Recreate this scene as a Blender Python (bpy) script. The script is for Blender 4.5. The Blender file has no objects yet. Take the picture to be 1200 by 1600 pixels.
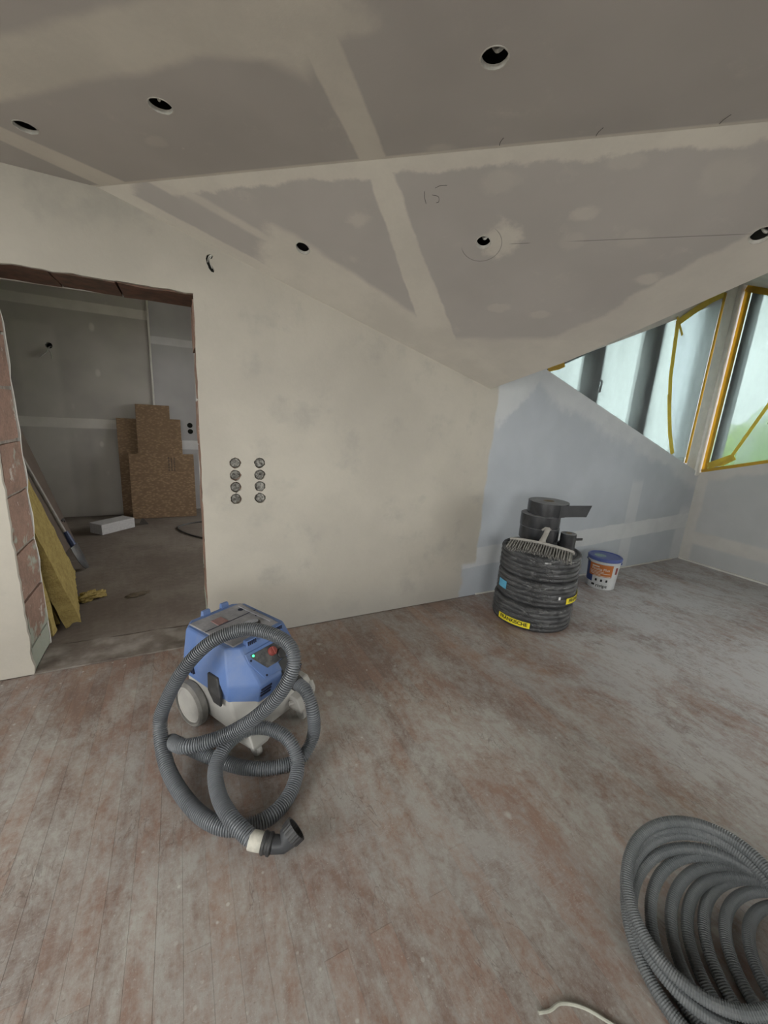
import bpy, bmesh, math, random
from mathutils import Vector, Matrix, noise
from mathutils.geometry import tessellate_polygon
random.seed(7)
SC = bpy.context.scene
COL = SC.collection
PI = math.pi

# ------------------------------------------------------------------ camera
cam_d = bpy.data.cameras.new('camera')
cam = bpy.data.objects.new('camera', cam_d)
COL.objects.link(cam)
cam_d.sensor_fit = 'VERTICAL'
cam_d.sensor_height = 32.0
cam_d.lens = 32.0 * 625 / 1600
cam_d.clip_start = 0.02
_r = Vector((0.89430577, -0.44349637, 0.05939824))      # picture right
_d = Vector((-0.05217772, -0.23520257, -0.97054481))    # picture down
_f = Vector((0.44440372, 0.86486457, -0.23348364))      # view direction
cam.matrix_world = Matrix(((_r.x, -_d.x, -_f.x, 0.0), (_r.y, -_d.y, -_f.y, 0.0), (_r.z, -_d.z, -_f.z, 1.45), (0, 0, 0, 1)))
SC.camera = cam

# ------------------------------------------------------------------ sky and exposure
wd = bpy.data.worlds.new('sky')
SC.world = wd
wd.use_nodes = True
bg = wd.node_tree.nodes['Background']
bg.inputs[0].default_value = (1.0, 0.99, 0.97, 1)
bg.inputs[1].default_value = 11.9
SC.view_settings.view_transform = 'Standard'
SC.view_settings.look = 'None'
SC.view_settings.exposure = 0.0
SC.view_settings.gamma = 1.0
SC.view_settings.use_curve_mapping = False
try:
    SC.cycles.use_denoising = True
    SC.cycles.max_bounces = 7
    SC.cycles.diffuse_bounces = 4
    SC.cycles.adaptive_threshold = 0.02
    SC.cycles.transparent_max_bounces = 12
except Exception:
    pass

def portal(name, loc, rot, sx, sy):
    l = bpy.data.lights.new(name, 'AREA')
    l.shape = 'RECTANGLE'; l.size = sx; l.size_y = sy
    l.cycles.is_portal = True
    o = bpy.data.objects.new(name, l); COL.objects.link(o)
    o.location = loc; o.rotation_euler = rot
    return o

# ------------------------------------------------------------------ node helpers
class E:
    """a value in a shader tree; operators make Math nodes"""
    def __init__(s, t, k): s.t, s.k = t, k
    def _m(s, op, *a, clamp=False):
        n = s.t.nodes.new('ShaderNodeMath'); n.operation = op; n.use_clamp = clamp
        for i, v in enumerate((s,) + a):
            if isinstance(v, E): s.t.links.new(v.k, n.inputs[i])
            else: n.inputs[i].default_value = v
        return E(s.t, n.outputs[0])
    def __add__(s, o): return s._m('ADD', o)
    __radd__ = __add__
    def __sub__(s, o): return s._m('SUBTRACT', o)
    def __rsub__(s, o): return (s * -1.0) + o
    def __mul__(s, o): return s._m('MULTIPLY', o)
    __rmul__ = __mul__
    def mx(s, o): return s._m('MAXIMUM', o)
    def mn(s, o): return s._m('MINIMUM', o)
    def abs(s): return s._m('ABSOLUTE')
    def sqrt(s): return s._m('SQRT')
    def clamp(s): return s._m('ADD', 0.0, clamp=True)
    def step(s, lo, hi, a=0.0, b=1.0):
        n = s.t.nodes.new('ShaderNodeMapRange'); n.interpolation_type = 'SMOOTHSTEP'
        s.t.links.new(s.k, n.inputs[0])
        n.inputs[1].default_value = lo; n.inputs[2].default_value = hi
        n.inputs[3].default_value = a; n.inputs[4].default_value = b
        return E(s.t, n.outputs[0])
    def band(s, lo, hi, soft=0.01):
        return s.step(lo - soft, lo + soft) * s.step(hi - soft, hi + soft, 1.0, 0.0)
    def above(s, v, soft=0.01): return s.step(v - soft, v + soft)
    def below(s, v, soft=0.01): return s.step(v - soft, v + soft, 1.0, 0.0)

class Mat:
    def __init__(s, name, rough=0.8, spec=0.3):
        s.m = bpy.data.materials.new(name); s.m.use_nodes = True
        s.t = s.m.node_tree; s.b = s.t.nodes['Principled BSDF']
        s.b.inputs['Roughness'].default_value = rough
        s.b.inputs['Specular IOR Level'].default_value = spec
        g = s.t.nodes.new('ShaderNodeNewGeometry'); s.pos = g.outputs['Position']
        sx = s.t.nodes.new('ShaderNodeSeparateXYZ'); s.t.links.new(s.pos, sx.inputs[0])
        s.x, s.y, s.z = (E(s.t, sx.outputs[i]) for i in range(3))
        s._oc = None
    def obj(s):
        if s._oc is None:
            s._oc = s.t.nodes.new('ShaderNodeTexCoord').outputs['Object']
        return s._oc
    def rnd(s):
        return E(s.t, s.t.nodes.new('ShaderNodeObjectInfo').outputs['Random'])
    def noise(s, scale, detail=4.0, rough=0.55, stretch=None, obj=False, dist=0.0):
        n = s.t.nodes.new('ShaderNodeTexNoise')
        n.inputs['Scale'].default_value = scale; n.inputs['Detail'].default_value = detail
        n.inputs['Roughness'].default_value = rough; n.inputs['Distortion'].default_value = dist
        src = s.obj() if obj else s.pos
        if stretch:
            mp = s.t.nodes.new('ShaderNodeMapping'); mp.inputs['Scale'].default_value = stretch
            s.t.links.new(src, mp.inputs[0]); src = mp.outputs[0]
        s.t.links.new(src, n.inputs['Vector'])
        return E(s.t, n.outputs[0])
    def voro(s, scale, stretch=None, obj=False, feature='F1'):
        n = s.t.nodes.new('ShaderNodeTexVoronoi'); n.inputs['Scale'].default_value = scale; n.feature = feature
        src = s.obj() if obj else s.pos
        if stretch:
            mp = s.t.nodes.new('ShaderNodeMapping'); mp.inputs['Scale'].default_value = stretch
            s.t.links.new(src, mp.inputs[0]); src = mp.outputs[0]
        s.t.links.new(src, n.inputs['Vector'])
        return E(s.t, n.outputs[0])
    def mix(s, f, a, b):
        n = s.t.nodes.new('ShaderNodeMix'); n.data_type = 'RGBA'
        if isinstance(f, E): s.t.links.new(f.k, n.inputs['Factor'])
        else: n.inputs['Factor'].default_value = f
        for key, v in (('A', a), ('B', b)):
            sock = [i for i in n.inputs if i.name == key and i.type == 'RGBA'][0]
            if isinstance(v, tuple): sock.default_value = v[:3] + (1,)
            else: s.t.links.new(v, sock)
        return [o for o in n.outputs if o.type == 'RGBA'][0]
    def color(s, c):
        if isinstance(c, tuple): s.b.inputs['Base Color'].default_value = c[:3] + (1,)
        else: s.t.links.new(c, s.b.inputs['Base Color'])
        return s
    def rough(s, e): s.t.links.new(e.k, s.b.inputs['Roughness'])
    def bump(s, e, strength=0.3, dist=0.01):
        n = s.t.nodes.new('ShaderNodeBump'); n.inputs['Strength'].default_value = strength
        n.inputs['Distance'].default_value = dist
        s.t.links.new(e.k, n.inputs['Height']); s.t.links.new(n.outputs[0], s.b.inputs['Normal'])
        return s

def plain(name, c1, c2=None, scale=30.0, rough=0.6, spec=0.3, bump=0.0, obj=True, metal=0.0, dust=0.0, dustc=(0.42, 0.40, 0.37)):
    m = Mat(name, rough, spec)
    if c2 is None: c2 = tuple(v * 0.82 for v in c1)
    n = m.noise(scale, 5, 0.6, obj=obj)
    col = m.mix(n.step(0.35, 0.65), c1, c2)
    if dust:
        d = m.noise(scale * 0.5, 6, 0.7, obj=obj).step(0.62 - dust * 0.5, 0.92 - dust * 0.35)
        col = m.mix(d * min(1.0, dust + 0.25), col, dustc)
    m.color(col)
    m.b.inputs['Metallic'].default_value = metal
    if bump: m.bump(n, bump, 0.004)
    return m.m

# ------------------------------------------------------------------ mesh helpers
class MB:
    def __init__(s): s.v = []; s.f = []
    def add(s, vs, fs, M=None):
        k = len(s.v)
        s.v += [tuple(M @ Vector(p)) if M else tuple(p) for p in vs]
        s.f += [tuple(i + k for i in f) for f in fs]
        return s
    def box(s, x0, x1, y0, y1, z0, z1, M=None):
        v = [(x0, y0, z0), (x1, y0, z0), (x1, y1, z0), (x0, y1, z0), (x0, y0, z1), (x1, y0, z1), (x1, y1, z1), (x0, y1, z1)]
        return s.add(v, [(0, 3, 2, 1), (4, 5, 6, 7), (0, 1, 5, 4), (1, 2, 6, 5), (2, 3, 7, 6), (3, 0, 4, 7)], M)
    def loft(s, rings, cap0=True, cap1=True, M=None, close=False):
        n = len(rings[0]); v = [p for r in rings for p in r]; f = []
        m = len(rings)
        for i in range(m if close else m - 1):
            a, b = i * n, ((i + 1) % m) * n
            for j in range(n):
                f.append((a + j, a + (j + 1) % n, b + (j + 1) % n, b + j))
        if not close:
            if cap0: f.append(tuple(reversed(range(n))))
            if cap1: f.append(tuple(range((m - 1) * n, m * n)))
        return s.add(v, f, M)
    def lathe(s, prof, n=32, M=None, closed=False):
        """prof: (radius, z) from bottom to top outside; closed joins last to first"""
        rings = [[(r * math.cos(2 * PI * j / n), r * math.sin(2 * PI * j / n), z) for j in range(n)] for r, z in prof]
        return s.loft(rings, not closed, not closed, M, closed)
    def tube(s, pts, rad, sides=10, cap=True, M=None, rads=None, closed=False):
        pts = [Vector(p) for p in pts]; rings = []
        n = len(pts)
        t0 = (pts[1] - pts[0]).normalized()
        up = Vector((0, 0, 1)) if abs(t0.z) < 0.9 else Vector((1, 0, 0))
        u = t0.cross(up).normalized()
        for i in range(n):
            if closed: t = (pts[(i + 1) % n] - pts[i - 1])
            else: t = pts[min(i + 1, n - 1)] - pts[max(i - 1, 0)]
            t.normalize()
            u = (u - t * u.dot(t)).normalized(); w = t.cross(u)
            r = rads[i] if rads else rad
            rings.append([pts[i] + (u * math.cos(2 * PI * j / sides) + w * math.sin(2 * PI * j / sides)) * r for j in range(sides)])
        return s.loft(rings, cap, cap, M, closed)
    def build(s, name, mat, parent=None, smooth=False, bevel=0.0, seg=2, angle=35):
        me = bpy.data.meshes.new(name); me.from_pydata(s.v, [], s.f); me.update()
        return mobj(name, me, mat, parent, smooth, bevel, seg, angle)

def mobj(name, me, mat, parent=None, smooth=False, bevel=0.0, seg=2, angle=35):
    if mat is not None and not me.materials: me.materials.append(mat)
    if smooth:
        me.polygons.foreach_set('use_smooth', [True] * len(me.polygons))
        me.set_sharp_from_angle(angle=math.radians(angle))
    o = bpy.data.objects.new(name, me); COL.objects.link(o)
    if parent: o.parent = parent
    if bevel:
        b = o.modifiers.new('bevel', 'BEVEL'); b.width = bevel; b.segments = seg; b.limit_method = 'ANGLE'; b.angle_limit = math.radians(30)
        b.harden_normals = False
    return o

def plate(loops, fn, t0, t1):
    """flat plate with holes: loops of 2-D points (first the outline), fn(u,v,w) -> 3-D"""
    m = MB()
    flat = [p for l in loops for p in l]
    tris = tessellate_polygon([[Vector((p[0], p[1], 0)) for p in l] for l in loops])
    n = len(flat)
    v = [fn(p[0], p[1], t0) for p in flat] + [fn(p[0], p[1], t1) for p in flat]
    f = []
    for t in tris:
        f.append(tuple(t)); f.append(tuple(i + n for i in reversed(t)))
    k = 0
    for l in loops:
        for i in range(len(l)):
            a, b = k + i, k + (i + 1) % len(l)
            f.append((a, b, b + n, a + n))
        k += len(l)
    m.add(v, f)
    return m

def build_plate(name, loops, fn, t0, t1, mat, parent=None):
    o = plate(loops, fn, t0, t1).build(name, mat, parent)
    bm = bmesh.new(); bm.from_mesh(o.data); bmesh.ops.recalc_face_normals(bm, faces=bm.faces); bm.to_mesh(o.data); bm.free()
    return o

def circle2(cx, cy, r, n=24, jit=0.0, seed=0):
    rr = random.Random(seed)
    return [(cx + r * (1 + rr.uniform(-jit, jit)) * math.cos(2 * PI * i / n), cy + r * (1 + rr.uniform(-jit, jit)) * math.sin(2 * PI * i / n)) for i in range(n)]

def spline(ctrl, step=0.004, closed=False):
    """Catmull-Rom through ctrl, resampled at even arc length"""
    P = [Vector(p) for p in ctrl]; n = len(P); dense = []
    for i in range(n if closed else n - 1):
        p1, p2 = P[i], P[(i + 1) % n]
        p0 = P[i - 1] if (i > 0 or closed) else p1 * 2 - p2
        p3 = P[(i + 2) % n] if (i + 2 < n or closed) else p2 * 2 - p1
        for k in range(24):
            t = k / 24
            dense.append(0.5 * ((2 * p1) + (p2 - p0) * t + (2 * p0 - 5 * p1 + 4 * p2 - p3) * t * t + (3 * p1 - p0 - 3 * p2 + p3) * t ** 3))
    dense.append(P[0].copy() if closed else P[-1].copy())
    out = [dense[0]]; acc = 0.0
    for a, b in zip(dense, dense[1:]):
        L = (b - a).length
        if L < 1e-9: continue
        while acc + L >= step:
            a = a + (b - a) * ((step - acc) / L); L = (b - a).length; acc = 0.0
            out.append(a.copy())
            if L < 1e-9: break
        acc += L
    return out

def ribbed(ctrl, r, depth, pitch, sides, closed=False):
    pts = spline(ctrl, pitch / 4, closed)
    prof = (r, r, r - depth, r - depth)
    rads = [prof[i % 4] for i in range(len(pts))]
    return MB().tube(pts, r, sides, True, None, rads, False)

def empty(name, loc=(0, 0, 0), rz=0.0):
    o = bpy.data.objects.new(name, None); COL.objects.link(o)
    o.location = loc; o.rotation_euler = (0, 0, rz); o.empty_display_size = 0.05
    return o
def tag(o, label, cat, group=None, kind=None):
    o['label'] = label; o['category'] = cat
    if group: o['group'] = group
    if kind: o['kind'] = kind
    return o
def struct(o, label, cat='structure'): return tag(o, label, cat, None, 'structure')

def text_mesh(txt, size, fn, bold=0.0, align='CENTER'):
    """lettering as a mesh; fn maps (u, v) of the text plane to 3-D"""
    cu = bpy.data.curves.new('txt', 'FONT'); cu.body = txt; cu.size = size; cu.align_x = align; cu.align_y = 'CENTER'
    cu.offset = bold; cu.resolution_u = 3
    o = bpy.data.objects.new('txt', cu); COL.objects.link(o)
    bpy.context.view_layer.update()
    me = bpy.data.meshes.new_from_object(o.evaluated_get(bpy.context.evaluated_depsgraph_get()))
    bpy.data.objects.remove(o); bpy.data.curves.remove(cu)
    for v in me.vertices: v.co = fn(v.co.x, v.co.y)
    return me

# ------------------------------------------------------------------ room numbers
YW = 2.47; YW2 = 2.79            # long wall, both faces
XP = 5.285                       # window wall
ZC = 2.3715                      # flat ceiling
F0 = (0.323, 1.940); FA = (0.7507, -0.6606); FB = (0.6606, 0.7507); SL = -0.4296
def slope_z(x, y):
    return ZC + SL * ((x - F0[0]) * FB[0] + (y - F0[1]) * FB[1])
def st_of(m):
    dx, dy = m.x - F0[0], m.y - F0[1]
    return dx * FA[0] + dy * FA[1], dx * FB[0] + dy * FB[1]

# ------------------------------------------------------------------ surface materials
BOARD = (0.45, 0.42, 0.395); BOARD2 = (0.405, 0.378, 0.355)
FILL = (0.62, 0.58, 0.515); FILL2 = (0.555, 0.52, 0.465)
def ell(s, t, cs, ct, rs, rt, wob):
    a = (s - cs) * (1 / rs); b = (t - ct) * (1 / rt)
    return ((a * a + b * b).sqrt() + wob * 2.2).below(0.95, 0.35)

def ceiling_mat(slope):
    m = Mat('plasterboard_' + ('slope' if slope else 'flat'), 0.85, 0.2)
    s, t = st_of(m)
    w = m.noise(9, 6, 0.65) - 0.5; w2 = m.noise(2.5, 2) - 0.5
    fine = m.noise(60, 4, 0.7)
    if slope:
        tt = t + w * 0.035 + w2 * 0.05
        ss = s + w * 0.03
        msk = (t + w * 0.09 + w2 * 0.04).below(0.056, 0.010)
        msk = msk.mx((ss - t * 0.10).above(0.455, 0.006) * (ss + w2 * 0.08 - t * 0.2).below(0.553, 0.008))
        yy = m.y + w * 0.02
        msk = msk.mx(yy.above(2.405, 0.008))
        msk = msk.mx((yy + w2 * 0.12 - m.x * 0.06).above(2.10, 0.02) * (m.x + w * 0.2).above(0.42, 0.05))
        msk = msk.mx((yy - m.x * 0.02).band(2.205, 2.25, 0.012) * 0.8)
        msk = msk.mx((m.x + w * 0.09 + w2 * 0.15).above(1.99, 0.02) * 0.75)
        msk = msk.mx((tt + w2 * 0.1).above(1.0, 0.03) * 0.9)
        for (cs, ct, rs, rt, k) in [(0.985, 0.35, 0.07, 0.085, 0.9), (1.29, 0.253, 0.05, 0.03, 0.5), (1.637, 0.574, 0.06, 0.03, 0.55), (0.36, 0.22, 0.05, 0.035, 0.5),
                                    (0.95, 0.11, 0.07, 0.04, 0.3), (1.38, 0.075, 0.06, 0.03, 0.3), (1.0, 0.75, 0.06, 0.03, 0.4), (1.22, 0.80, 0.05, 0.03, 0.35),
                                    (1.27, 0.37, 0.05, 0.04, 0.2), (1.7, 0.15, 0.08, 0.06, 0.25), (1.5, 0.37, 0.06, 0.05, 0.2)]:
            msk = msk.mx(ell(s, t, cs, ct, rs, rt, w) * k)
        dark = (m.y + w * 0.01).band(2.285, 2.395, 0.008) * (m.x + w * 0.1).band(-0.12, 0.36, 0.03)
        msk = msk * (1.0 - dark)
    else:
        tt = t + w * 0.03 + w2 * 0.05; ss = s + w * 0.015
        msk = t.above(-0.014, 0.006)
        msk = msk.mx(ss.band(0.445, 0.548, 0.006) * t.above(-0.56, 0.05))
        msk = msk.mx((ss - t * 0.31).above(-0.775, 0.008) * (ss - t * 0.42).below(-0.623, 0.01))
        msk = msk.mx((tt + w2 * 0.06).band(-0.655, -0.487, 0.02) * (s + w * 0.2).below(0.62, 0.06))
        msk = msk.mx(((s - 0.41).abs() + (t + 0.55).abs()).below(0.16, 0.05))
        msk = msk.mx((tt + w2 * 0.25).band(-1.3, -0.86, 0.05) * 0.6)
        msk = msk.mx(ell(s, t, -0.26, -0.224, 0.04, 0.03, w) * 0.3).mx(ell(s, t, 0.75, -0.02, 0.06, 0.03, w) * 0.4)
    # screw heads
    vr = m.voro(3.4)
    msk = msk.mx(vr.below(0.018, 0.006) * 0.8)
    var = m.noise(1.7, 3).step(0.3, 0.7)
    smear = m.noise(5.5, 6, 0.7).step(0.56, 0.78) * 0.35
    msk = msk.mx(smear)
    board = m.mix(var, BOARD, BOARD2)
    fill = m.mix((m.noise(4, 4) + fine * 0.25).step(0.4, 0.8), FILL, FILL2)
    col = m.mix(msk, board, fill)
    # pencil lines
    if slope:
        ln = (t - 0.37).abs().below(0.0016, 0.0012) * s.band(1.28, 1.9, 0.05).mx(s.band(1.02, 1.1, 0.01))
        dd = (((s - 0.895) * (s - 0.895)) + ((t - 0.365) * (t - 0.365))).sqrt()
        ln = ln.mx((dd - 0.088).abs().below(0.0016, 0.0012) * (0.37 - t + (s - 0.89) * -0.6).below(0.03, 0.02))
        col = m.mix(ln * 0.55, col, (0.06, 0.06, 0.06))
    else:
        pass
    m.color(col); m.bump(fine + msk * 0.6, 0.12, 0.004)
    return m.m

def wall_mat():
    m = Mat('plaster_and_board_wall', 0.88, 0.2)
    w = m.noise(7, 4) - 0.5; w2 = m.noise(1.6, 3) - 0.5; fine = m.noise(45, 5, 0.7)
    xx = m.x + w * 0.05 + w2 * 0.06; zz = m.z + w * 0.03
    cream = m.mix((m.noise(1.3, 4, 0.6) + fine * 0.15).step(0.38, 0.78), (0.47, 0.437, 0.38), (0.40, 0.372, 0.325))
    blot = m.noise(3.2, 5, 0.65).step(0.52, 0.72)
    cream = m.mix(blot * 0.5, cream, (0.31, 0.297, 0.27))
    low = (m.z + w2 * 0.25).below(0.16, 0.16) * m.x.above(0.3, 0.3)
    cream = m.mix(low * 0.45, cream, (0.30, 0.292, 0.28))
    board = m.mix(m.noise(2.2, 3).step(0.3, 0.7), (0.435, 0.462, 0.50), (0.39, 0.415, 0.45))  # bluish window light painted into the grey board colour
    fill = m.mix(m.noise(5, 4).step(0.35, 0.7), (0.55, 0.565, 0.575), (0.50, 0.515, 0.53))
    top = 1.886 - (m.x - 2.664) * 0.331           # slanted top edge of the wall
    msk = (zz - m.x * 0.04).band(0.175, 0.345, 0.006)
    msk = msk.mx((top - m.z + w * 0.22 + w2 * 0.3).below(0.16, 0.06) * 0.75)
    msk = msk.mx(((m.x - 2.3) * 0.9 + (1.62 - m.z) * 1.0 + w * 0.3).below(0.12, 0.04) * 0.9)
    msk = msk.mx(m.x.band(4.09, 4.27, 0.01) * zz.below(0.95, 0.04) * 0.55)
    msk = msk.mx(m.x.above(5.08, 0.03) * zz.below(0.62, 0.08) * 0.7)
    right = m.mix(msk, board, fill)
    edge = (xx - (m.z - 0.8) * 0.02).above(2.17, 0.012)
    dustlow = (m.x + w * 0.1).above(2.03, 0.02) * zz.below(0.40, 0.02)
    edge = edge.mx(dustlow * zz.below(0.30, 0.02))
    col = m.mix(edge, cream, right)
    # dried pencil and scuff marks near the socket holes
    sc = m.voro(2.3).below(0.012, 0.006)
    col = m.mix(sc * 0.4, col, (0.30, 0.29, 0.27))
    m.color(col); m.bump(fine + m.noise(14, 3) * 1.5, 0.16, 0.006)
    return m.m

def wallp_mat():
    m = Mat('board_under_window', 0.88, 0.2)
    w = m.noise(7, 4) - 0.5; w2 = m.noise(1.6, 3) - 0.5; fine = m.noise(45, 5, 0.7)
    board = m.mix(m.noise(2.2, 3).step(0.3, 0.7), (0.46, 0.465, 0.465), (0.41, 0.415, 0.415))
    fill = m.mix(m.noise(5, 4).step(0.35, 0.7), (0.52, 0.505, 0.475), (0.47, 0.455, 0.43))
    zz = m.z + w * 0.03; yy = m.y + w * 0.05
    top = 1.03 + (2.47 - m.y) * 0.32
    msk = zz.band(0.215, 0.36, 0.02).mx((top - m.z + w * 0.12).below(0.11, 0.03) * 0.8).mx(yy.above(2.36, 0.02)).mx((m.voro(2.0)).below(0.06, 0.02) * 0.5)
    m.color(m.mix(msk, board, fill)); m.bump(fine, 0.12, 0.005)
    return m.m

def back_room_mat(name, tint):
    m = Mat(name, 0.88, 0.2)
    w = m.noise(6, 4) - 0.5; w2 = m.noise(1.6, 3) - 0.5
    T = lambda c: tuple(a * b for a, b in zip(c, tint))
    board = m.mix(m.noise(1.5, 3).step(0.3, 0.7), T((0.45, 0.42, 0.395)), T((0.37, 0.345, 0.325)))
    fill = m.mix(m.noise(5, 4).step(0.35, 0.7), T((0.62, 0.59, 0.55)), T((0.55, 0.525, 0.49)))
    zz = m.z + w * 0.015
    if 'left' in name:
        msk = zz.band(1.09, 1.205, 0.006).mx(zz.band(2.40, 2.505, 0.006)).mx((m.x + w * 0.06).band(-0.95, -0.72, 0.05) * (m.z.below(1.0, 0.1)) * 0.35)
        msk = msk.mx((m.x + w2 * 0.1).band(-1.58, -1.2, 0.04) * zz.below(2.22, 0.03) * 0.35)
        msk = msk.mx(m.voro(4.0, (1, 1, 0.6)).below(0.10, 0.05) * (m.x.band(-1.1, -0.7, 0.05)) * 0.9)
    else:
        msk = zz.band(2.16, 2.25, 0.006).mx(zz.band(0.84, 0.96, 0.006))
    m.color(m.mix(msk, board, fill)); m.bump(m.noise(45, 4), 0.1, 0.005)
    return m.m

def floor_mat():
    m = Mat('worn_parquet', 0.62, 0.35)
    r = m.rnd()
    grain = m.noise(5, 5, 0.6, (14, 1.2, 1))
    wood = m.mix((grain * 0.6 + r * 0.4).step(0.25, 0.75), (0.265, 0.172, 0.135), (0.175, 0.122, 0.102))
    rusty = m.noise(1.9, 4, 0.6, (1.6, 0.8, 1)).step(0.5, 0.7)
    wood = m.mix(rusty * 0.6, wood, (0.30, 0.185, 0.125))
    d1 = m.noise(2.1, 7, 0.72, (1.3, 0.9, 1), dist=0.6)
    d2 = m.noise(17, 6, 0.75, (1.4, 0.7, 1))
    near = (m.y * 0.75 - m.x * 0.12)
    bias = near.step(0.4, 1.9, 0.16, -0.20)
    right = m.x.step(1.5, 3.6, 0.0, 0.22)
    d3 = m.noise(55, 4, 0.8)
    amt = (d1 - 0.5) * 3.4 + (d2 - 0.5) * 2.3 + (d3 - 0.5) * 1.2 + (r - 0.5) * 0.16 + bias + right + 0.46
    dust = amt.clamp()
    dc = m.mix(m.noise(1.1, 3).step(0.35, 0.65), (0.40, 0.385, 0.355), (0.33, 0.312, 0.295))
    dc = m.mix(m.x.step(1.2, 3.4), dc, (0.50, 0.495, 0.50))  # dust turned paler and cooler towards the windows, painting their light in
    col = m.mix(dust * 0.88 + 0.06, wood, dc)
    scr = m.noise(7, 3, 0.5, (1.0, 9.0, 1.0), dist=1.4)
    scr = (scr - 0.5).abs().below(0.012, 0.008) * m.noise(2.3, 2).step(0.5, 0.62)
    col = m.mix(scr * 0.35, col, (0.43, 0.40, 0.37))
    scr2 = (m.noise(3.1, 3, 0.5, (6.0, 2.0, 1.0), dist=1.0) - 0.5).abs().below(0.01, 0.007) * m.noise(2.9, 2).step(0.5, 0.62)
    col = m.mix(scr2 * 0.4, col, (0.10, 0.075, 0.065))
    w = m.noise(20, 3) * 0.05
    sp = (m.voro(4.2, (1, 0.85, 1)) + w * 1.2 + m.noise(1.2, 2).step(0.5, 0.7) * 0.06).below(0.115, 0.02)
    col = m.mix(sp * 0.7, col, (0.46, 0.44, 0.41))
    sp2 = (m.voro(16) + w).below(0.11, 0.03) * m.noise(1.6, 2).step(0.42, 0.58)
    fs_ = m.noise(120, 2, 0.6).step(0.62, 0.74)
    col = m.mix(fs_ * 0.40, col, (0.50, 0.47, 0.44))
    fd_ = m.noise(95, 3, 0.6).step(0.36, 0.26)
    col = m.mix(fd_ * 0.35, col, (0.11, 0.085, 0.075))
    col = m.mix(sp2 * 0.75, col, (0.50, 0.48, 0.45))
    m.color(col)
    m.rough((dust * 0.3 + 0.42).clamp())
    m.bump(d2 * 0.6 + grain * 0.5 + sp * 0.4 + d3 * 0.4, 0.3, 0.004)
    return m.m

def concrete_mat():
    m = Mat('dusty_concrete', 0.85, 0.2)
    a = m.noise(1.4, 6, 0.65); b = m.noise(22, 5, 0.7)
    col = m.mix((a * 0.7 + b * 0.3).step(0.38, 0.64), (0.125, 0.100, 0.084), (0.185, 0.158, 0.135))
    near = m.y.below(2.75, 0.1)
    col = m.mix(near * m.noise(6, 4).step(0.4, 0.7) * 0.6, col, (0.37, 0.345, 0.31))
    sp = m.voro(9).below(0.05, 0.02) * m.noise(1.9, 2).step(0.5, 0.65)
    col = m.mix(sp, col, (0.12, 0.10, 0.08))
    m.color(col); m.bump(b + a, 0.3, 0.008)
    return m.m

def clay_mat():
    m = Mat('clay_block', 0.92, 0.15)
    a = m.noise(11, 6, 0.7); b = m.noise(70, 4, 0.7)
    col = m.mix((a * 0.6 + b * 0.4).step(0.36, 0.66), (0.31, 0.20, 0.155), (0.205, 0.14, 0.112))
    gr = (m.noise(4.5, 4, 0.6) + m.z.below(0.22, 0.12) * 0.25).step(0.60, 0.66)
    col = m.mix(gr * 0.75, col, (0.34, 0.39, 0.33))
    wh = m.noise(8, 4, 0.7).step(0.62, 0.68)
    col = m.mix(wh * 0.7, col, (0.52, 0.49, 0.44))
    m.color(col); m.bump(a + b * 0.6, 0.7, 0.008)
    return m.m

M_CEIL = ceiling_mat(False); M_SLOPE = ceiling_mat(True); M_WALL = wall_mat(); M_WALLP = wallp_mat()
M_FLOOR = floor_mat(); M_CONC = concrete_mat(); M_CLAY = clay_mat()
M_BACKL = back_room_mat('hall_board_left', (1, 1, 1)); M_BACKR = back_room_mat('hall_board_far', (0.92, 0.95, 1.02))
M_WHITEW = plain('white_plaster', (0.62, 0.60, 0.56), (0.54, 0.52, 0.49), 5, 0.9, 0.2, 0.2, obj=False)
M_DARKVOID = plain('dark_void', (0.03, 0.03, 0.028), None, 8, 0.95, 0.1)
M_MORTAR = plain('mortar', (0.30, 0.265, 0.23), (0.20, 0.175, 0.15), 26, 0.95, 0.1, 0.8, obj=False)
M_LINTEL = plain('old_lintel', (0.17, 0.095, 0.07), (0.105, 0.075, 0.06), 14, 0.9, 0.15, 0.7, obj=False)
M_CABLE_W = plain('pale_cable', (0.46, 0.45, 0.42), None, 40, 0.5, 0.4)
M_CABLE_D = plain('dark_cable', (0.045, 0.043, 0.042), None, 40, 0.5, 0.4)
M_FRAMEW = plain('white_window_paint', (0.66, 0.65, 0.61), (0.60, 0.59, 0.55), 9, 0.45, 0.4)
M_FRAMED = plain('grey_window_frame', (0.34, 0.35, 0.38), (0.29, 0.30, 0.33), 9, 0.5, 0.4)
def thin_tape(name, c):
    m = Mat(name, 0.6, 0.3); m.color(m.mix(m.noise(20, 3, obj=True).step(0.35, 0.65), c, tuple(v * 0.85 for v in c)))
    tr = m.t.nodes.new('ShaderNodeBsdfTranslucent'); tr.inputs[0].default_value = c + (1,)
    mx = m.t.nodes.new('ShaderNodeMixShader'); mx.inputs[0].default_value = 0.6
    out = m.t.nodes['Material Output']
    m.t.links.new(m.b.outputs[0], mx.inputs[1]); m.t.links.new(tr.outputs[0], mx.inputs[2]); m.t.links.new(mx.outputs[0], out.inputs[0])
    return m.m
M_TAPE_O = thin_tape('orange_masking_tape', (0.70, 0.50, 0.10))
M_TAPE_Y = thin_tape('yellow_masking_tape', (0.82, 0.68, 0.16))

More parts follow.
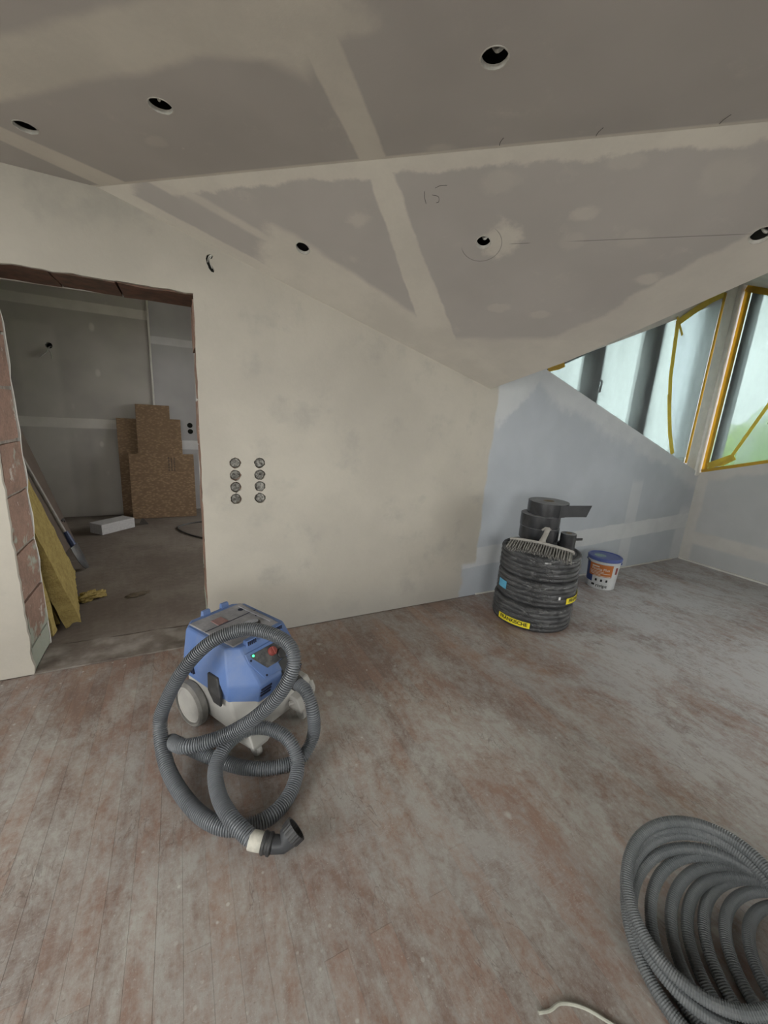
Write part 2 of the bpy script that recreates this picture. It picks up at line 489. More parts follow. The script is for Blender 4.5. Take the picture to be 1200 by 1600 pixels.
def glass_mat():
    m = bpy.data.materials.new('window_glass'); m.use_nodes = True; t = m.node_tree; t.nodes.clear()
    out = t.nodes.new('ShaderNodeOutputMaterial'); mx = t.nodes.new('ShaderNodeMixShader')
    tr = t.nodes.new('ShaderNodeBsdfTransparent'); tr.inputs[0].default_value = (0.95, 0.96, 0.955, 1)
    gl = t.nodes.new('ShaderNodeBsdfGlossy'); gl.inputs['Roughness'].default_value = 0.02
    lw = t.nodes.new('ShaderNodeLayerWeight'); fr = t.nodes.new('ShaderNodeMapRange'); pw = t.nodes.new('ShaderNodeMath'); pw.operation = 'POWER'; pw.inputs[1].default_value = 5.0
    fr.inputs[3].default_value = 0.03; fr.inputs[4].default_value = 0.55
    t.links.new(lw.outputs['Facing'], pw.inputs[0]); t.links.new(pw.outputs[0], fr.inputs[0]); t.links.new(fr.outputs[0], mx.inputs[0]); t.links.new(tr.outputs[0], mx.inputs[1]); t.links.new(gl.outputs[0], mx.inputs[2])
    t.links.new(mx.outputs[0], out.inputs[0])
    return m
def film_mat(name, trans, tint, haze):
    """thin masking film: part clear, part blurring, part milky"""
    m = bpy.data.materials.new(name); m.use_nodes = True; t = m.node_tree; t.nodes.clear()
    out = t.nodes.new('ShaderNodeOutputMaterial')
    tr = t.nodes.new('ShaderNodeBsdfTransparent'); tr.inputs[0].default_value = tint + (1,)
    rf = t.nodes.new('ShaderNodeBsdfRefraction'); rf.inputs['IOR'].default_value = 1.10; rf.inputs['Roughness'].default_value = 0.35
    rf.inputs['Color'].default_value = tint + (1,)
    tl = t.nodes.new('ShaderNodeBsdfTranslucent'); tl.inputs[0].default_value = tint + (1,)
    gl = t.nodes.new('ShaderNodeBsdfDiffuse'); gl.inputs[0].default_value = (0.55, 0.58, 0.6, 1)
    m1 = t.nodes.new('ShaderNodeMixShader'); m2 = t.nodes.new('ShaderNodeMixShader'); m3 = t.nodes.new('ShaderNodeMixShader')
    no = t.nodes.new('ShaderNodeTexNoise'); no.inputs['Scale'].default_value = 2.6; no.inputs['Detail'].default_value = 6; no.inputs['Roughness'].default_value = 0.62
    mp = t.nodes.new('ShaderNodeMapping'); mp.inputs['Scale'].default_value = (1.0, 1.0, 0.45); tc = t.nodes.new('ShaderNodeTexCoord')
    t.links.new(tc.outputs['Object'], mp.inputs[0]); t.links.new(mp.outputs[0], no.inputs['Vector'])
    mr = t.nodes.new('ShaderNodeMapRange'); mr.inputs[1].default_value = 0.3; mr.inputs[2].default_value = 0.72
    mr.inputs[3].default_value = max(0.0, haze - 0.12); mr.inputs[4].default_value = min(1.0, haze + 0.16)
    t.links.new(no.outputs[0], mr.inputs[0])
    m1.inputs[0].default_value = 1.0 - trans
    t.links.new(tr.outputs[0], m1.inputs[1]); t.links.new(rf.outputs[0], m1.inputs[2])
    m3.inputs[0].default_value = 0.35
    t.links.new(tl.outputs[0], m3.inputs[1]); t.links.new(gl.outputs[0], m3.inputs[2])
    t.links.new(mr.outputs[0], m2.inputs[0]); t.links.new(m1.outputs[0], m2.inputs[1]); t.links.new(m3.outputs[0], m2.inputs[2])
    t.links.new(m2.outputs[0], out.inputs[0])
    return m
M_GLASS = glass_mat()
M_FILM = film_mat('masking_film', 0.50, (0.094, 0.118, 0.117), 0.42)
M_FILM2 = film_mat('masking_film_doubled', 0.6, (0.93, 0.95, 1.0), 0.22)

# ------------------------------------------------------------------ floors
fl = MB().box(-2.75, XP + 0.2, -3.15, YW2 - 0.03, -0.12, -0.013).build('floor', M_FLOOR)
struct(fl, 'worn brown strip parquet floor under a film of plaster dust', 'floor')
def plank_mesh():
    m = MB(); w = 0.0682; b = 0.0005
    m.loft([[(0, 0, -0.013), (w, 0, -0.013), (w, 1, -0.013), (0, 1, -0.013)], [(0, 0, -b), (w, 0, -b), (w, 1, -b), (0, 1, -b)],
            [(b, b, 0), (w - b, b, 0), (w - b, 1 - b, 0), (b, 1 - b, 0)]])
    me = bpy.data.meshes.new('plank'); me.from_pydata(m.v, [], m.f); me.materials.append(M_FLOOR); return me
PM = plank_mesh()
rp = random.Random(3)
x = -1.30
k = 0
while x < XP - 0.02:
    a = rp.uniform(-0.9, 0.1); b = rp.uniform(0.7, 1.95)
    cuts = [-3.1, a, b, YW - 0.006]
    for y0, y1 in zip(cuts, cuts[1:]):
        p = bpy.data.objects.new('plank', PM); COL.objects.link(p); p.parent = fl
        p.location = (x, y0, rp.uniform(-0.0004, 0.0)); p.scale = (min(1.0, (XP - x) / 0.0680), y1 - y0 - 0.0006, 1)
    x += 0.0685; k += 1
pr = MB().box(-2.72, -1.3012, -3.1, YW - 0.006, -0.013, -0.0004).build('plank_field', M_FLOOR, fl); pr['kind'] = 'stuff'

hf = MB()
hf.box(-2.5, 3.0, 2.762, 6.6, -0.10, -0.004)
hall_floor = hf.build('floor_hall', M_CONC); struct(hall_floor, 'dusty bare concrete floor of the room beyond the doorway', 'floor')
def rough_slab(name, x0, x1, y0, y1, z, mat, parent, nx=60, ny=10, amp=0.004, seed=0):
    vs, fs = [], []
    for j in range(ny + 1):
        for i in range(nx + 1):
            u, v = i / nx, j / ny
            px = x0 + (x1 - x0) * u; py = y0 + (y1 - y0) * v
            if j == ny: py += 0.018 * noise.noise(Vector((px * 7, seed, 0))) - 0.02 * u
            if j == 0: py += 0.012 * abs(noise.noise(Vector((px * 9, seed + 3, 0))))
            vs.append((px, py, z + amp * noise.noise(Vector((px * 8, py * 8, seed)))))
    n = (nx + 1)
    for j in range(ny):
        for i in range(nx): fs.append((j * n + i, j * n + i + 1, (j + 1) * n + i + 1, (j + 1) * n + i))
    base = len(vs)
    vs += [(p[0], p[1], z - 0.03) for p in vs]
    rim = [i for i in range(n)] + [j * n + nx for j in range(1, ny + 1)] + [ny * n + i for i in range(nx - 1, -1, -1)] + [j * n for j in range(ny - 1, 0, -1)]
    for a, b in zip(rim, rim[1:] + rim[:1]): fs.append((b, a, a + base, b + base))
    return MB().add(vs, fs).build(name, mat, parent, True)
th = rough_slab('threshold', -0.765, 0.092, YW - 0.004, 2.745, 0.006, M_CONC, hall_floor)

# ------------------------------------------------------------------ long wall with the doorway
DX0, DX1, DZ = -0.765, 0.095, 1.99
def wob(a, b, n, amp, seed):
    """broken plaster edge between two 2-D points (end points left out)"""
    out = []
    for i in range(1, n):
        t = i / n; px = a[0] + (b[0] - a[0]) * t; pz = a[1] + (b[1] - a[1]) * t
        d = amp * noise.noise(Vector((t * n * 0.55, seed, 0)))
        nx, nz = (b[1] - a[1]), -(b[0] - a[0]); L = math.hypot(nx, nz)
        out.append((px + nx / L * d, pz + nz / L * d))
    return out
outline = [(-2.6, 0)]
P1, P2, P3, P4 = (DX0, 0.0), (DX0, DZ), (DX1, DZ + 0.012), (DX1, 0.0)
outline += [P1] + wob(P1, P2, 46, 0.012, 1) + [P2] + wob(P2, P3, 24, 0.010, 2) + [P3] + wob(P3, P4, 46, 0.006, 3) + [P4]
outline += [(XP, 0), (XP, 1.03), (2.664, 1.886), (2.3, 2.60), (-2.6, 2.60)]
sock = []
for i in range(4):
    sock.append((0.276, 1.130 - i * 0.0712)); sock.append((0.414, 1.132 - i * 0.0715))
holes = [circle2(sx, sz, 0.0315, 20, 0.09, 20 + i) for i, (sx, sz) in enumerate(sock)]
crk = [(0.166, 2.205), (0.172, 2.222), (0.186, 2.228), (0.200, 2.222), (0.196, 2.210), (0.184, 2.203), (0.186, 2.188), (0.198, 2.172), (0.205, 2.158), (0.202, 2.146), (0.190, 2.148), (0.178, 2.162), (0.176, 2.170), (0.170, 2.182)]
crk = [(a - 0.005, b - 0.03) for a, b in crk]
plaster_fn = lambda u, v, w: Vector((u, w, v))
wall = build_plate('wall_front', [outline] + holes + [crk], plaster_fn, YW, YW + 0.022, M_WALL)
struct(wall, 'long cream plastered wall with doorway, turning to grey plasterboard under the sloping window', 'wall')
# solid wall behind the plaster coat: open at the door
core = MB()
core.box(-2.6, DX0 - 0.012, YW + 0.045, YW2, 0, 2.60)
core.box(DX0 - 0.012, DX1 + 0.010, YW + 0.045, YW2, DZ + 0.03, 2.60)
core.box(DX1 + 0.010, 2.3, YW + 0.045, YW2, 0, 2.60)
core.build('masonry_core', M_MORTAR, wall)
core2 = MB(); pts = [(2.3, 0), (XP + 0.3, 0), (XP + 0.3, 1.0), (XP, 1.028), (2.664, 1.884), (2.3, 2.6)]
build_plate('stud_core', [pts], plaster_fn, YW + 0.023, YW2, M_WHITEW, wall)
# far face of the wall, with its own plaster
far = [(-2.5, 0), P1] + wob(P1, P2, 30, 0.010, 7) + [P2, P3, P4, (3.0, 0), (3.0, 2.72), (-2.5, 2.72)]
build_plate('plaster_coat', [far], plaster_fn, YW2, YW2 + 0.015, M_WHITEW, wall)
# exposed clay blocks in the two reveals and over the door
rb = random.Random(11)
def clay_block(x0, x1, y0, y1, z0, z1, seed):
    vs, fs = [], []
    bm = bmesh.new(); bmesh.ops.create_cube(bm, size=1.0)
    bmesh.ops.subdivide_edges(bm, edges=bm.edges, cuts=2, use_grid_fill=True)
    for v in bm.verts:
        c = v.co
        p = Vector((x0 + (c.x + 0.5) * (x1 - x0), y0 + (c.y + 0.5) * (y1 - y0), z0 + (c.z + 0.5) * (z1 - z0)))
        d = noise.noise_vector(p * 9 + Vector((seed, 0, 0)))
        v.co = p + d * 0.006
    me = bpy.data.meshes.new('brick'); bm.to_mesh(me); bm.free()
    return mobj('brick', me, M_CLAY, wall, True, 0, 2, 50)
zj = [0.0, 0.145, 0.405, 0.668, 0.955, 1.215, 1.475, 1.735, 1.985]
for i, (a, b) in enumerate(zip(zj, zj[1:])):
    clay_block(DX0 - 0.22, DX0 - 0.002 + rb.uniform(-0.004, 0.004), YW + 0.028, YW2 - 0.004, a + 0.008, b - 0.008, i)
    clay_block(DX1 - 0.002 + rb.uniform(-0.004, 0.004), DX1 + 0.22, YW + 0.026, YW2 - 0.004, a + 0.008, b - 0.008, i + 20)
xs = [DX0 - 0.02, -0.50, -0.24, DX1 + 0.015]
for i, (a, b) in enumerate(zip(xs, xs[1:])):
    o = clay_block(a + 0.004, b - 0.004, YW + 0.026, YW2 - 0.004, DZ + 0.004, DZ + 0.2, i + 40)
    o.data.materials[0] = M_LINTEL
MB().box(-2.6, DX0 - 0.2, YW + 0.022, YW + 0.05, 0, 2.6).box(DX1 + 0.2, 2.3, YW + 0.042, YW + 0.05, 0, 2.6).build('scratch_coat', M_MORTAR, wall)
# plugs in the socket holes: rough plaster lumps set back in each hole
M_PLUG = plain('rough_plug', (0.30, 0.29, 0.265), (0.10, 0.095, 0.085), 60, 0.95, 0.1, 1.0, obj=False)
for i, (sx, sz) in enumerate(sock):
    rr = random.Random(50 + i)
    m = MB(); n = 16; rings = []
    tx, tz = rr.uniform(-0.7, 0.7), rr.uniform(-0.7, 0.7)
    for rad in (0.001, 0.010, 0.018, 0.025, 0.029):
        rings.append([(sx + rad * math.cos(2 * PI * j / n), YW + 0.009 + 0.009 * noise.noise(Vector((rad * 200 + i * 7, j * 0.9, i))) + tx * rad * math.cos(2 * PI * j / n) * 0.5 + tz * rad * math.sin(2 * PI * j / n) * 0.5 + (0.010 if rad > 0.028 else 0), sz + rad * math.sin(2 * PI * j / n)) for j in range(n)])
    m.loft(rings, True, False)
    m.build('plaster_plug', M_PLUG, wall, True)
MB().box(0.12, 0.24, YW + 0.0225, YW + 0.040, 2.09, 2.23).build('hole_backing', M_DARKVOID, wall)
MB().tube(spline([(0.170, YW + 0.020, 2.165), (0.176, YW + 0.004, 2.185), (0.188, YW - 0.004, 2.192), (0.180, YW + 0.01, 2.172), (0.190, YW + 0.004, 2.135)], 0.004), 0.0035, 6).build('cable', M_CABLE_W, wall, True)
# thin sealing strip along the foot of the boarded part
trm = MB().tube(spline([(2.2 + 0.155 * i, YW - 0.004 - 0.006 * abs(noise.noise(Vector((i * 0.7, 0, 0)))), 0.006 + 0.004 * noise.noise(Vector((i * 0.9, 5, 0)))) for i in range(20)], 0.03), 0.007, 6).build('baseboard_front', M_WHITEW, None, True)
struct(trm, 'thin pale sealing strip along the foot of the plasterboard wall', 'sealing strip')
trm2 = MB().box(XP - 0.022, XP, -2.9, YW - 0.012, 0.0005, 0.018).build('baseboard_right', M_WHITEW); struct(trm2, 'pale batten along the foot of the wall under the large window', 'batten')

# ------------------------------------------------------------------ window wall
CZ = 2.985                      # glazing height at the corner post
def topz(y): return 2.985 - (YW - y) * 0.42 if y > 1.0 else 2.985 - (YW - 1.0) * 0.42
wp = [(-3.0, 0), (YW, 0), (YW, 1.03), (0.13, 1.78), (0.13, 2.36), (1.0, 2.40), (1.0, 2.6), (-3.0, 2.6)]
pfn = lambda u, v, w: Vector((w, u, v))
# wall outline around the glazed part: below the slanted sill, and everything right of it
wp = [(-3.0, 0), (YW, 0), (YW, 1.03), (0.13, 1.78), (0.13, 2.62), (-3.0, 2.62)]
wallr = build_plate('wall_right', [wp, [(-2.6, 0.7), (-0.2, 0.7), (-0.2, 2.25), (-2.6, 2.25)]], pfn, XP, XP + 0.30, M_WALLP); struct(wallr, 'grey plasterboard wall under the large taped window', 'wall')
back_holes = [[(-1.9, 0.75), (0.6, 0.75), (0.6, 2.2), (-1.9, 2.2)]]
wallb = build_plate('wall_back', [[(-2.7, 0), (XP + 0.3, 0), (XP + 0.3, 2.62), (-2.7, 2.62)]] + back_holes, plaster_fn, -3.25, -3.0, M_WHITEW)
struct(wallb, 'plain plastered wall behind the viewer, with an opening for an added window', 'wall')
walll = build_plate('wall_left', [[(-3.2, 0), (YW2, 0), (YW2, 2.62), (-3.2, 2.62)], [(-1.5, 0.7), (1.4, 0.7), (1.4, 2.25), (-1.5, 2.25)]], pfn, -2.75, -2.6, M_WHITEW); struct(walll, 'plain plastered wall at the dim end of the room', 'wall')

# ------------------------------------------------------------------ ceilings
cfn = lambda u, v, w: Vector((u, v, ZC + w))
G = (2.352, 0.1545)
flat = [(-2.62, YW + 0.01), (-0.2906, YW + 0.01), G, (XP + 0.1, G[1]), (XP + 0.1, -3.1), (-2.62, -3.1)]
fh = [(-0.437, 2.121), (-0.003, 1.734), (0.783, 1.052)]
R_H = 0.036
ceil = build_plate('ceiling', [flat] + [circle2(a, b, R_H, 28) for a, b in fh], cfn, 0, 0.0125, M_CEIL)
struct(ceil, 'flat grey plasterboard ceiling with filled joints and round lamp holes', 'ceiling')
sfn = lambda u, v, w: Vector((u, v, slope_z(u, v) + w))
A_ = (2.105, YW + 0.010)
sl = [(-0.2906, YW + 0.010), A_, (2.205, 1.90), (2.255, 0.98), G]
sh = [(0.582, 2.174), (1.238, 1.611), (2.035, 0.936)]
shr = [0.033, 0.031, 0.036]
cslope = build_plate('ceiling_slope', [sl] + [circle2(a, b, r, 28) for (a, b), r in zip(sh, shr)], sfn, 0, 0.0125, M_SLOPE)
struct(cslope, 'sloping grey plasterboard ceiling with pale filled joints and lamp holes', 'ceiling')
# pencil marks: figure 15 and tick lines
M_PENCIL = plain('pencil', (0.07, 0.07, 0.07), None, 30, 0.8)
def mark(pts2, parent, fn, r=0.0012):
    MB().tube(spline([fn(a, b) for a, b in pts2], 0.004), r, 4).build('pencil_mark', M_PENCIL, parent)
def stx(s, t): return (F0[0] + FA[0] * s + FB[0] * t, F0[1] + FA[1] * s + FB[1] * t)
def sp(s, t): x_, y_ = stx(s, t); return (x_, y_, slope_z(x_, y_) - 0.0004)
def cp(s, t): x_, y_ = stx(s, t); return (x_, y_, ZC - 0.0004)
mark([(0.672, 0.125), (0.669, 0.15), (0.672, 0.175)], cslope, sp, 0.0009)
mark([(0.715, 0.115), (0.735, 0.108), (0.765, 0.108)], cslope, sp, 0.0009)
mark([(0.700, 0.140), (0.724, 0.148), (0.724, 0.168), (0.712, 0.172)], cslope, sp, 0.0009)
for s_ in (0.953, 1.256, 1.60): mark([(s_ - 0.004, -0.012), (s_ - 0.001, -0.03), (s_ + 0.010, -0.052)], ceil, cp, 0.001)
# paper edge of the bore and the cables inside the holes
M_RIM = plain('gypsum_edge', (0.52, 0.50, 0.46), None, 60, 0.9, 0.1, 0.5, obj=False)
rc = random.Random(5)
for i, (a, b) in enumerate(fh + sh):
    par = ceil if i < 3 else cslope
    z = ZC if i < 3 else slope_z(a, b); r = (R_H if i < 3 else shr[i - 3])
    t = MB(); n = 28
    ring = lambda rad, dz: [((a + rad * math.cos(2 * PI * j / n)), b + rad * math.sin(2 * PI * j / n), (ZC if i < 3 else slope_z(a + rad * math.cos(2 * PI * j / n), b + rad * math.sin(2 * PI * j / n))) + dz + 0.0012 * noise.noise(Vector((j * 0.8, i, rad * 90)))) for j in range(n)]
    t.loft([ring(r + 0.003, 0.0005), ring(r + 0.002, -0.0012), ring(r - 0.001, -0.001), ring(r - 0.0015, 0.0115), ring(r + 0.003, 0.0115)], False, False, None, True)
    t.build('bore_edge', M_RIM, par, True)
    ang = rc.uniform(0, 6)
    if i in (1, 2, 4, 5):
        c, s = math.cos(ang), math.sin(ang)
        MB().tube(spline([(a - c * 0.12, b - s * 0.12, z + 0.13), (a - c * 0.03, b - s * 0.03, z + 0.055), (a + c * 0.012, b + s * 0.012, z + 0.010), (a + c * 0.03 - s * 0.02, b + s * 0.03 + c * 0.02, z + 0.045), (a + c * 0.09 - s * 0.03, b + s * 0.09 + c * 0.03, z + 0.13)], 0.006), 0.0055, 7).build('cable', M_CABLE_W, par, True)
# tall dormer over the glazed corner: ceiling, fascia above the slope's edge, cheek wall and the walls over the windows
ZD = 3.28
def dz_(y): return max(ZC, 2.985 - (YW - y) * 0.40)
y0_, y1_, y2_ = G[1], YW - (2.985 - ZC) / 0.40, YW + 0.30
vs = [(q, y, dz_(y) + e) for e in (0, 0.04) for y in (y0_, y1_, y2_) for q in (2.07, XP + 0.32)]
cb = MB().add(vs, [(0, 1, 3, 2), (2, 3, 5, 4), (6, 8, 9, 7), (8, 10, 11, 9), (0, 6, 7, 1), (4, 5, 11, 10)]).build('ceiling_dormer', M_WHITEW); struct(cb, 'pale high ceiling sloping over the glazed corner', 'ceiling')
edge = [A_, (2.205, 1.90), (2.255, 0.98), G]
m = MB()
for (p, q) in zip(edge, edge[1:]):
    zp, zq = slope_z(*p), slope_z(*q)
    m.add([(p[0], p[1], zp), (q[0], q[1], zq), (q[0], q[1], dz_(q[1])), (p[0], p[1], dz_(p[1])), (p[0] - 0.03, p[1], zp + 0.02), (q[0] - 0.03, q[1], zq + 0.02), (q[0] - 0.03, q[1], dz_(q[1])), (p[0] - 0.03, p[1], dz_(p[1]))],
          [(0, 1, 2, 3), (5, 4, 7, 6), (1, 0, 4, 5)])
fa = m.build('wall_fascia', M_WHITEW); struct(fa, 'white upstand above the lower edge of the sloping ceiling', 'wall')
build_plate('wall_head', [[(2.0, 1.60), (2.664, 1.895), (XP + 0.3, 3.0), (XP + 0.3, 3.06), (2.0, 3.06)]], plaster_fn, YW + 0.02, YW + 0.30, M_WHITEW, wall)
# roof over it all
rf = MB().box(-2.8, G[0] + 0.05, -3.3, YW + 0.35, 2.62, 2.70).box(G[0] + 0.05, XP + 0.4, -3.3, G[1] + 0.0, 2.62, 2.70)
rfo = rf.build('roof_slab', M_DARKVOID); struct(rfo, 'dark roof build-up above the ceiling boards', 'roof')

# ------------------------------------------------------------------ glazing
def wx_top(x_): return min(2.99, 1.886 + (x_ - 2.664) * 0.43 + 0.004)
def wx_bot(x_): return 1.886 - (x_ - 2.664) * 0.3313
w1 = empty('window_1', (4.0, YW + 0.06, 1.4)); struct(w1, 'triangular window over the sloping wall top, covered with clear masking film', 'window')
w1l = w1.location
def loc_par(o, par):
    o.parent = par; o.matrix_parent_inverse = Matrix.Translation(par.location).inverted(); return o
def wquad(name, x0, x1, y0, y1, mat, par, z0=None, z1=None):
    a0 = wx_bot(x0) if z0 is None else z0(x0); b0 = wx_bot(x1) if z0 is None else z0(x1)
    a1 = wx_top(x0) if z1 is None else z1(x0); b1 = wx_top(x1) if z1 is None else z1(x1)
    m = MB().loft([[(x0, y0, a0), (x1, y0, b0), (x1, y1, b0), (x0, y1, a0)], [(x0, y0, a1), (x1, y0, b1), (x1, y1, b1), (x0, y1, a1)]])
    return loc_par(m.build(name, mat, None, False, 0.004), par)
for (a, b) in ((3.24, 3.44), (4.02, 4.24)):
    wquad('mullion', a, b, YW + 0.085, YW + 0.16, M_FRAMED, w1)
wquad('sill_rail', 2.70, 5.10, YW + 0.085, YW + 0.16, M_FRAMEW, w1, None, lambda q: wx_bot(q) + 0.035)
wquad('head_rail', 2.75, 5.10, YW + 0.085, YW + 0.16, M_FRAMEW, w1, lambda q: wx_top(q) - 0.045, None)
for (a, b) in ((2.72, 3.24), (3.44, 4.02), (4.24, 5.06)):
    wquad('pane', a, b, YW + 0.118, YW + 0.124, M_GLASS, w1)
# window handle on the narrow casement
hm = MB().tube(spline([(3.40, YW + 0.083, 1.87), (3.40, YW + 0.055, 1.87)], 0.004), 0.007, 8)
hm.tube(spline([(3.32, YW + 0.052, 1.862), (3.36, YW + 0.05, 1.868), (3.405, YW + 0.05, 1.872), (3.415, YW + 0.05, 1.85), (3.405, YW + 0.05, 1.77)], 0.004), 0.008, 8)
loc_par(hm.build('handle', M_FRAMED, None, True), w1)
def film(name, fn, nu, nv, amp, mat, par, seed, nrm):
    vs, fs = [], []
    for j in range(nv + 1):
        for i in range(nu + 1):
            p = fn(i / nu, j / nv)
            e = min(i, nu - i, j, nv - j) / 4.0
            d = amp * min(1, e) * (noise.noise(Vector((p.x * 5 + p.y * 5, p.z * 3, seed))) + 0.6 * noise.noise(Vector(((p.x + p.y) * 14 + p.z * 9, (p.x + p.y) * 3 - p.z * 4, seed + 5))))
            vs.append(p + nrm * d)
    n = nu + 1
    for j in range(nv):
        for i in range(nu): fs.append((j * n + i, j * n + i + 1, (j + 1) * n + i + 1, (j + 1) * n + i))
    return loc_par(MB().add(vs, fs).build(name, mat, None, True, 0, 2, 80), par)
def ff(x0, x1, y_):
    def g(u, v):
        q = x0 + (x1 - x0) * u; lo, hi = wx_bot(q) + 0.004, wx_top(q) - 0.004
        return Vector((q, y_, lo + max(0.001, hi - lo) * v))
    return g
film('film', ff(2.69, 4.99, YW + 0.030), 70, 30, 0.012, M_FILM, w1, 1, Vector((0, 1, 0)))
fpts = [(4.785, 2.775), (4.288, 2.475), (4.362, 1.986), (4.469, 1.684), (4.66, 1.25)]
def seam_x(z):
    pr_ = sorted(fpts[1:], key=lambda p: p[1])
    if z <= pr_[0][1]: return pr_[0][0]
    for p, q in zip(pr_, pr_[1:]):
        if p[1] <= z <= q[1]: return p[0] + (q[0] - p[0]) * (z - p[1]) / (q[1] - p[1])
    return 4.288 + (z - 2.475) * 1.65
def ff2(u, v):
    zz_ = 1.20 + (2.80 - 1.20) * v
    x0 = seam_x(zz_); x1 = 4.98
    q = x0 + (x1 - x0) * u
    return Vector((q, YW + 0.014, max(wx_bot(q) + 0.004, min(wx_top(q) - 0.03, zz_))))
film('film', ff2, 24, 40, 0.010, M_FILM2, w1, 9, Vector((0, 1, 0)))
def strip(name, pts, wdt, nrm, mat, par, th=0.0012):
    """flat tape along pts lying square to nrm"""
    vs, fs = [], []
    pts = [Vector(p) for p in pts]; nrm = Vector(nrm)
    for i, p in enumerate(pts):
        t = (pts[min(i + 1, len(pts) - 1)] - pts[max(i - 1, 0)]).normalized(); s_ = t.cross(nrm).normalized() * wdt / 2
        for q in (p - s_ - nrm * th / 2, p + s_ - nrm * th / 2, p + s_ + nrm * th / 2, p - s_ + nrm * th / 2): vs.append(q)
    for i in range(len(pts) - 1):
        a = i * 4
        for k_ in range(4): fs.append((a + k_, a + (k_ + 1) % 4, a + 4 + (k_ + 1) % 4, a + 4 + k_))
    fs += [(3, 2, 1, 0), tuple(len(vs) - 4 + k_ for k_ in range(4))]
    o = MB().add(vs, fs).build(name, mat, None)
    return loc_par(o, par) if par else o
NW = (0, -1, 0); yt = YW + 0.008
strip('tape', [(4.96, yt, 2.84), (4.785, yt, 2.765), (4.53, yt, 2.625), (4.27, yt, 2.462)], 0.060, NW, M_TAPE_Y, w1)
strip('tape', [(4.288, yt - .001, 2.49), (4.33, yt, 2.20), (4.362, yt, 1.986), (4.44, yt, 1.75)], 0.060, NW, M_TAPE_Y, w1)
strip('tape', [(4.40, yt - .002, 1.83), (4.469, yt - .001, 1.66), (4.56, yt - .001, 1.45), (4.69, yt - .001, 1.235)], 0.062, NW, M_TAPE_Y, w1)
strip('tape', [(4.26, yt - .003, 2.52), (4.40, yt - .003, 2.38)], 0.030, NW, M_TAPE_Y, w1)
strip('tape', [(2.68, yt, 1.895), (2.80, yt, 1.925), (2.86, yt, 1.952)], 0.045, NW, M_TAPE_O, w1)
strip('tape', [(4.985, yt, 1.14), (4.985, yt, 2.0), (4.985, yt, 2.86)], 0.045, NW, M_TAPE_O, w1)

post = MB()
post.box(5.015, 5.20, YW + 0.008, YW + 0.24, 0.90, 3.02)
po = post.build('trim_1', M_FRAMEW, None, False, 0.006); struct(po, 'white corner post between the two taped windows', 'post')
pb = MB().box(5.20, XP + 0.14, YW - 0.012, YW + 0.24, 0.99, 3.04).build('corner_bead', M_FRAMEW, po, False, 0.03, 4)

w2 = empty('window_2', (XP, 1.4, 1.3)); struct(w2, 'large window with rising sill, edged with orange tape and veiled by film', 'window')
def py_bot(y): return 1.03 + (YW - y) * 0.3205
def py_top(y): return dz_(y) - 0.002
def pquad(name, y0, y1, x0, x1, mat, par, z0=py_bot, z1=py_top, bev=0.004):
    m = MB().loft([[(x0, y0, z0(y0)), (x1, y0, z0(y0)), (x1, y1, z0(y1)), (x0, y1, z0(y1))], [(x0, y0, z1(y0)), (x1, y0, z1(y0)), (x1, y1, z1(y1)), (x0, y1, z1(y1))]])
    return loc_par(m.build(name, mat, None, False, bev), par)
pquad('frame_side', 2.34, 2.41, XP + 0.05, XP + 0.13, M_FRAMED, w2)
pquad('sill_rail', 0.13, 2.34, XP + 0.05, XP + 0.13, M_FRAMEW, w2, py_bot, lambda y: py_bot(y) + 0.04)
pquad('head_rail', 0.13, 2.34, XP + 0.05, XP + 0.13, M_FRAMEW, w2, lambda y: py_top(y) - 0.05, py_top)
pquad('mullion', 1.20, 1.32, XP + 0.05, XP + 0.13, M_FRAMED, w2)
for a, b in ((1.32, 2.34), (0.13, 1.20)):
    pquad('pane', a, b, XP + 0.085, XP + 0.091, M_GLASS, w2, py_bot, py_top, 0)
film('film', lambda u, v: Vector((XP + 0.022, 0.2 + (2.43 - 0.2) * u, py_bot(0.2 + (2.43 - 0.2) * u) + 0.01 + (py_top(0.2 + (2.43 - 0.2) * u) - py_bot(0.2 + (2.43 - 0.2) * u) - 0.02) * v)), 60, 40, 0.008, M_FILM, w2, 21, Vector((1, 0, 0)))
def tri_film(u, v):
    y = 1.25 + (2.17 - 1.25) * u; lo = py_bot(y) + 0.012; hi = min(py_top(y) - 0.05, 1.256 + (2.199 - y) * 2.81)
    return Vector((XP + 0.012, y, lo + (max(hi, lo + 0.002) - lo) * v))
film('film', tri_film, 30, 24, 0.008, M_FILM2, w2, 33, Vector((1, 0, 0)))
NP_ = (-1, 0, 0); xt = XP + 0.004
def ptape(pts, wdt, mat, dx=0.0): strip('tape', [(xt - dx, y, z) for y, z in pts], wdt, NP_, mat, w2)
ptape([(2.425, py_bot(2.425)), (2.425, 2.0), (2.425, 2.95)], 0.055, M_TAPE_O)
ptape([(2.45, py_top(2.45) - 0.02), (1.8, py_top(1.8) - 0.02), (1.0, py_top(1.0) - 0.02)], 0.075, M_TAPE_O, .002)
ptape([(2.45, py_bot(2.45) + 0.015), (1.8, py_bot(1.8) + 0.015), (0.2, py_bot(0.2) + 0.015)], 0.040, M_TAPE_O, .002)
ptape([(2.225, 1.19), (2.199, 1.256), (2.01, 1.788), (1.88, 2.15)], 0.032, M_TAPE_Y, .006)
ptape([(2.40, 1.115), (2.30, 1.175), (2.20, 1.235)], 0.07, M_TAPE_Y, .004)
ptape([(2.36, 1.135), (2.27, 1.16), (2.17, 1.24)], 0.05, M_TAPE_Y, .007)

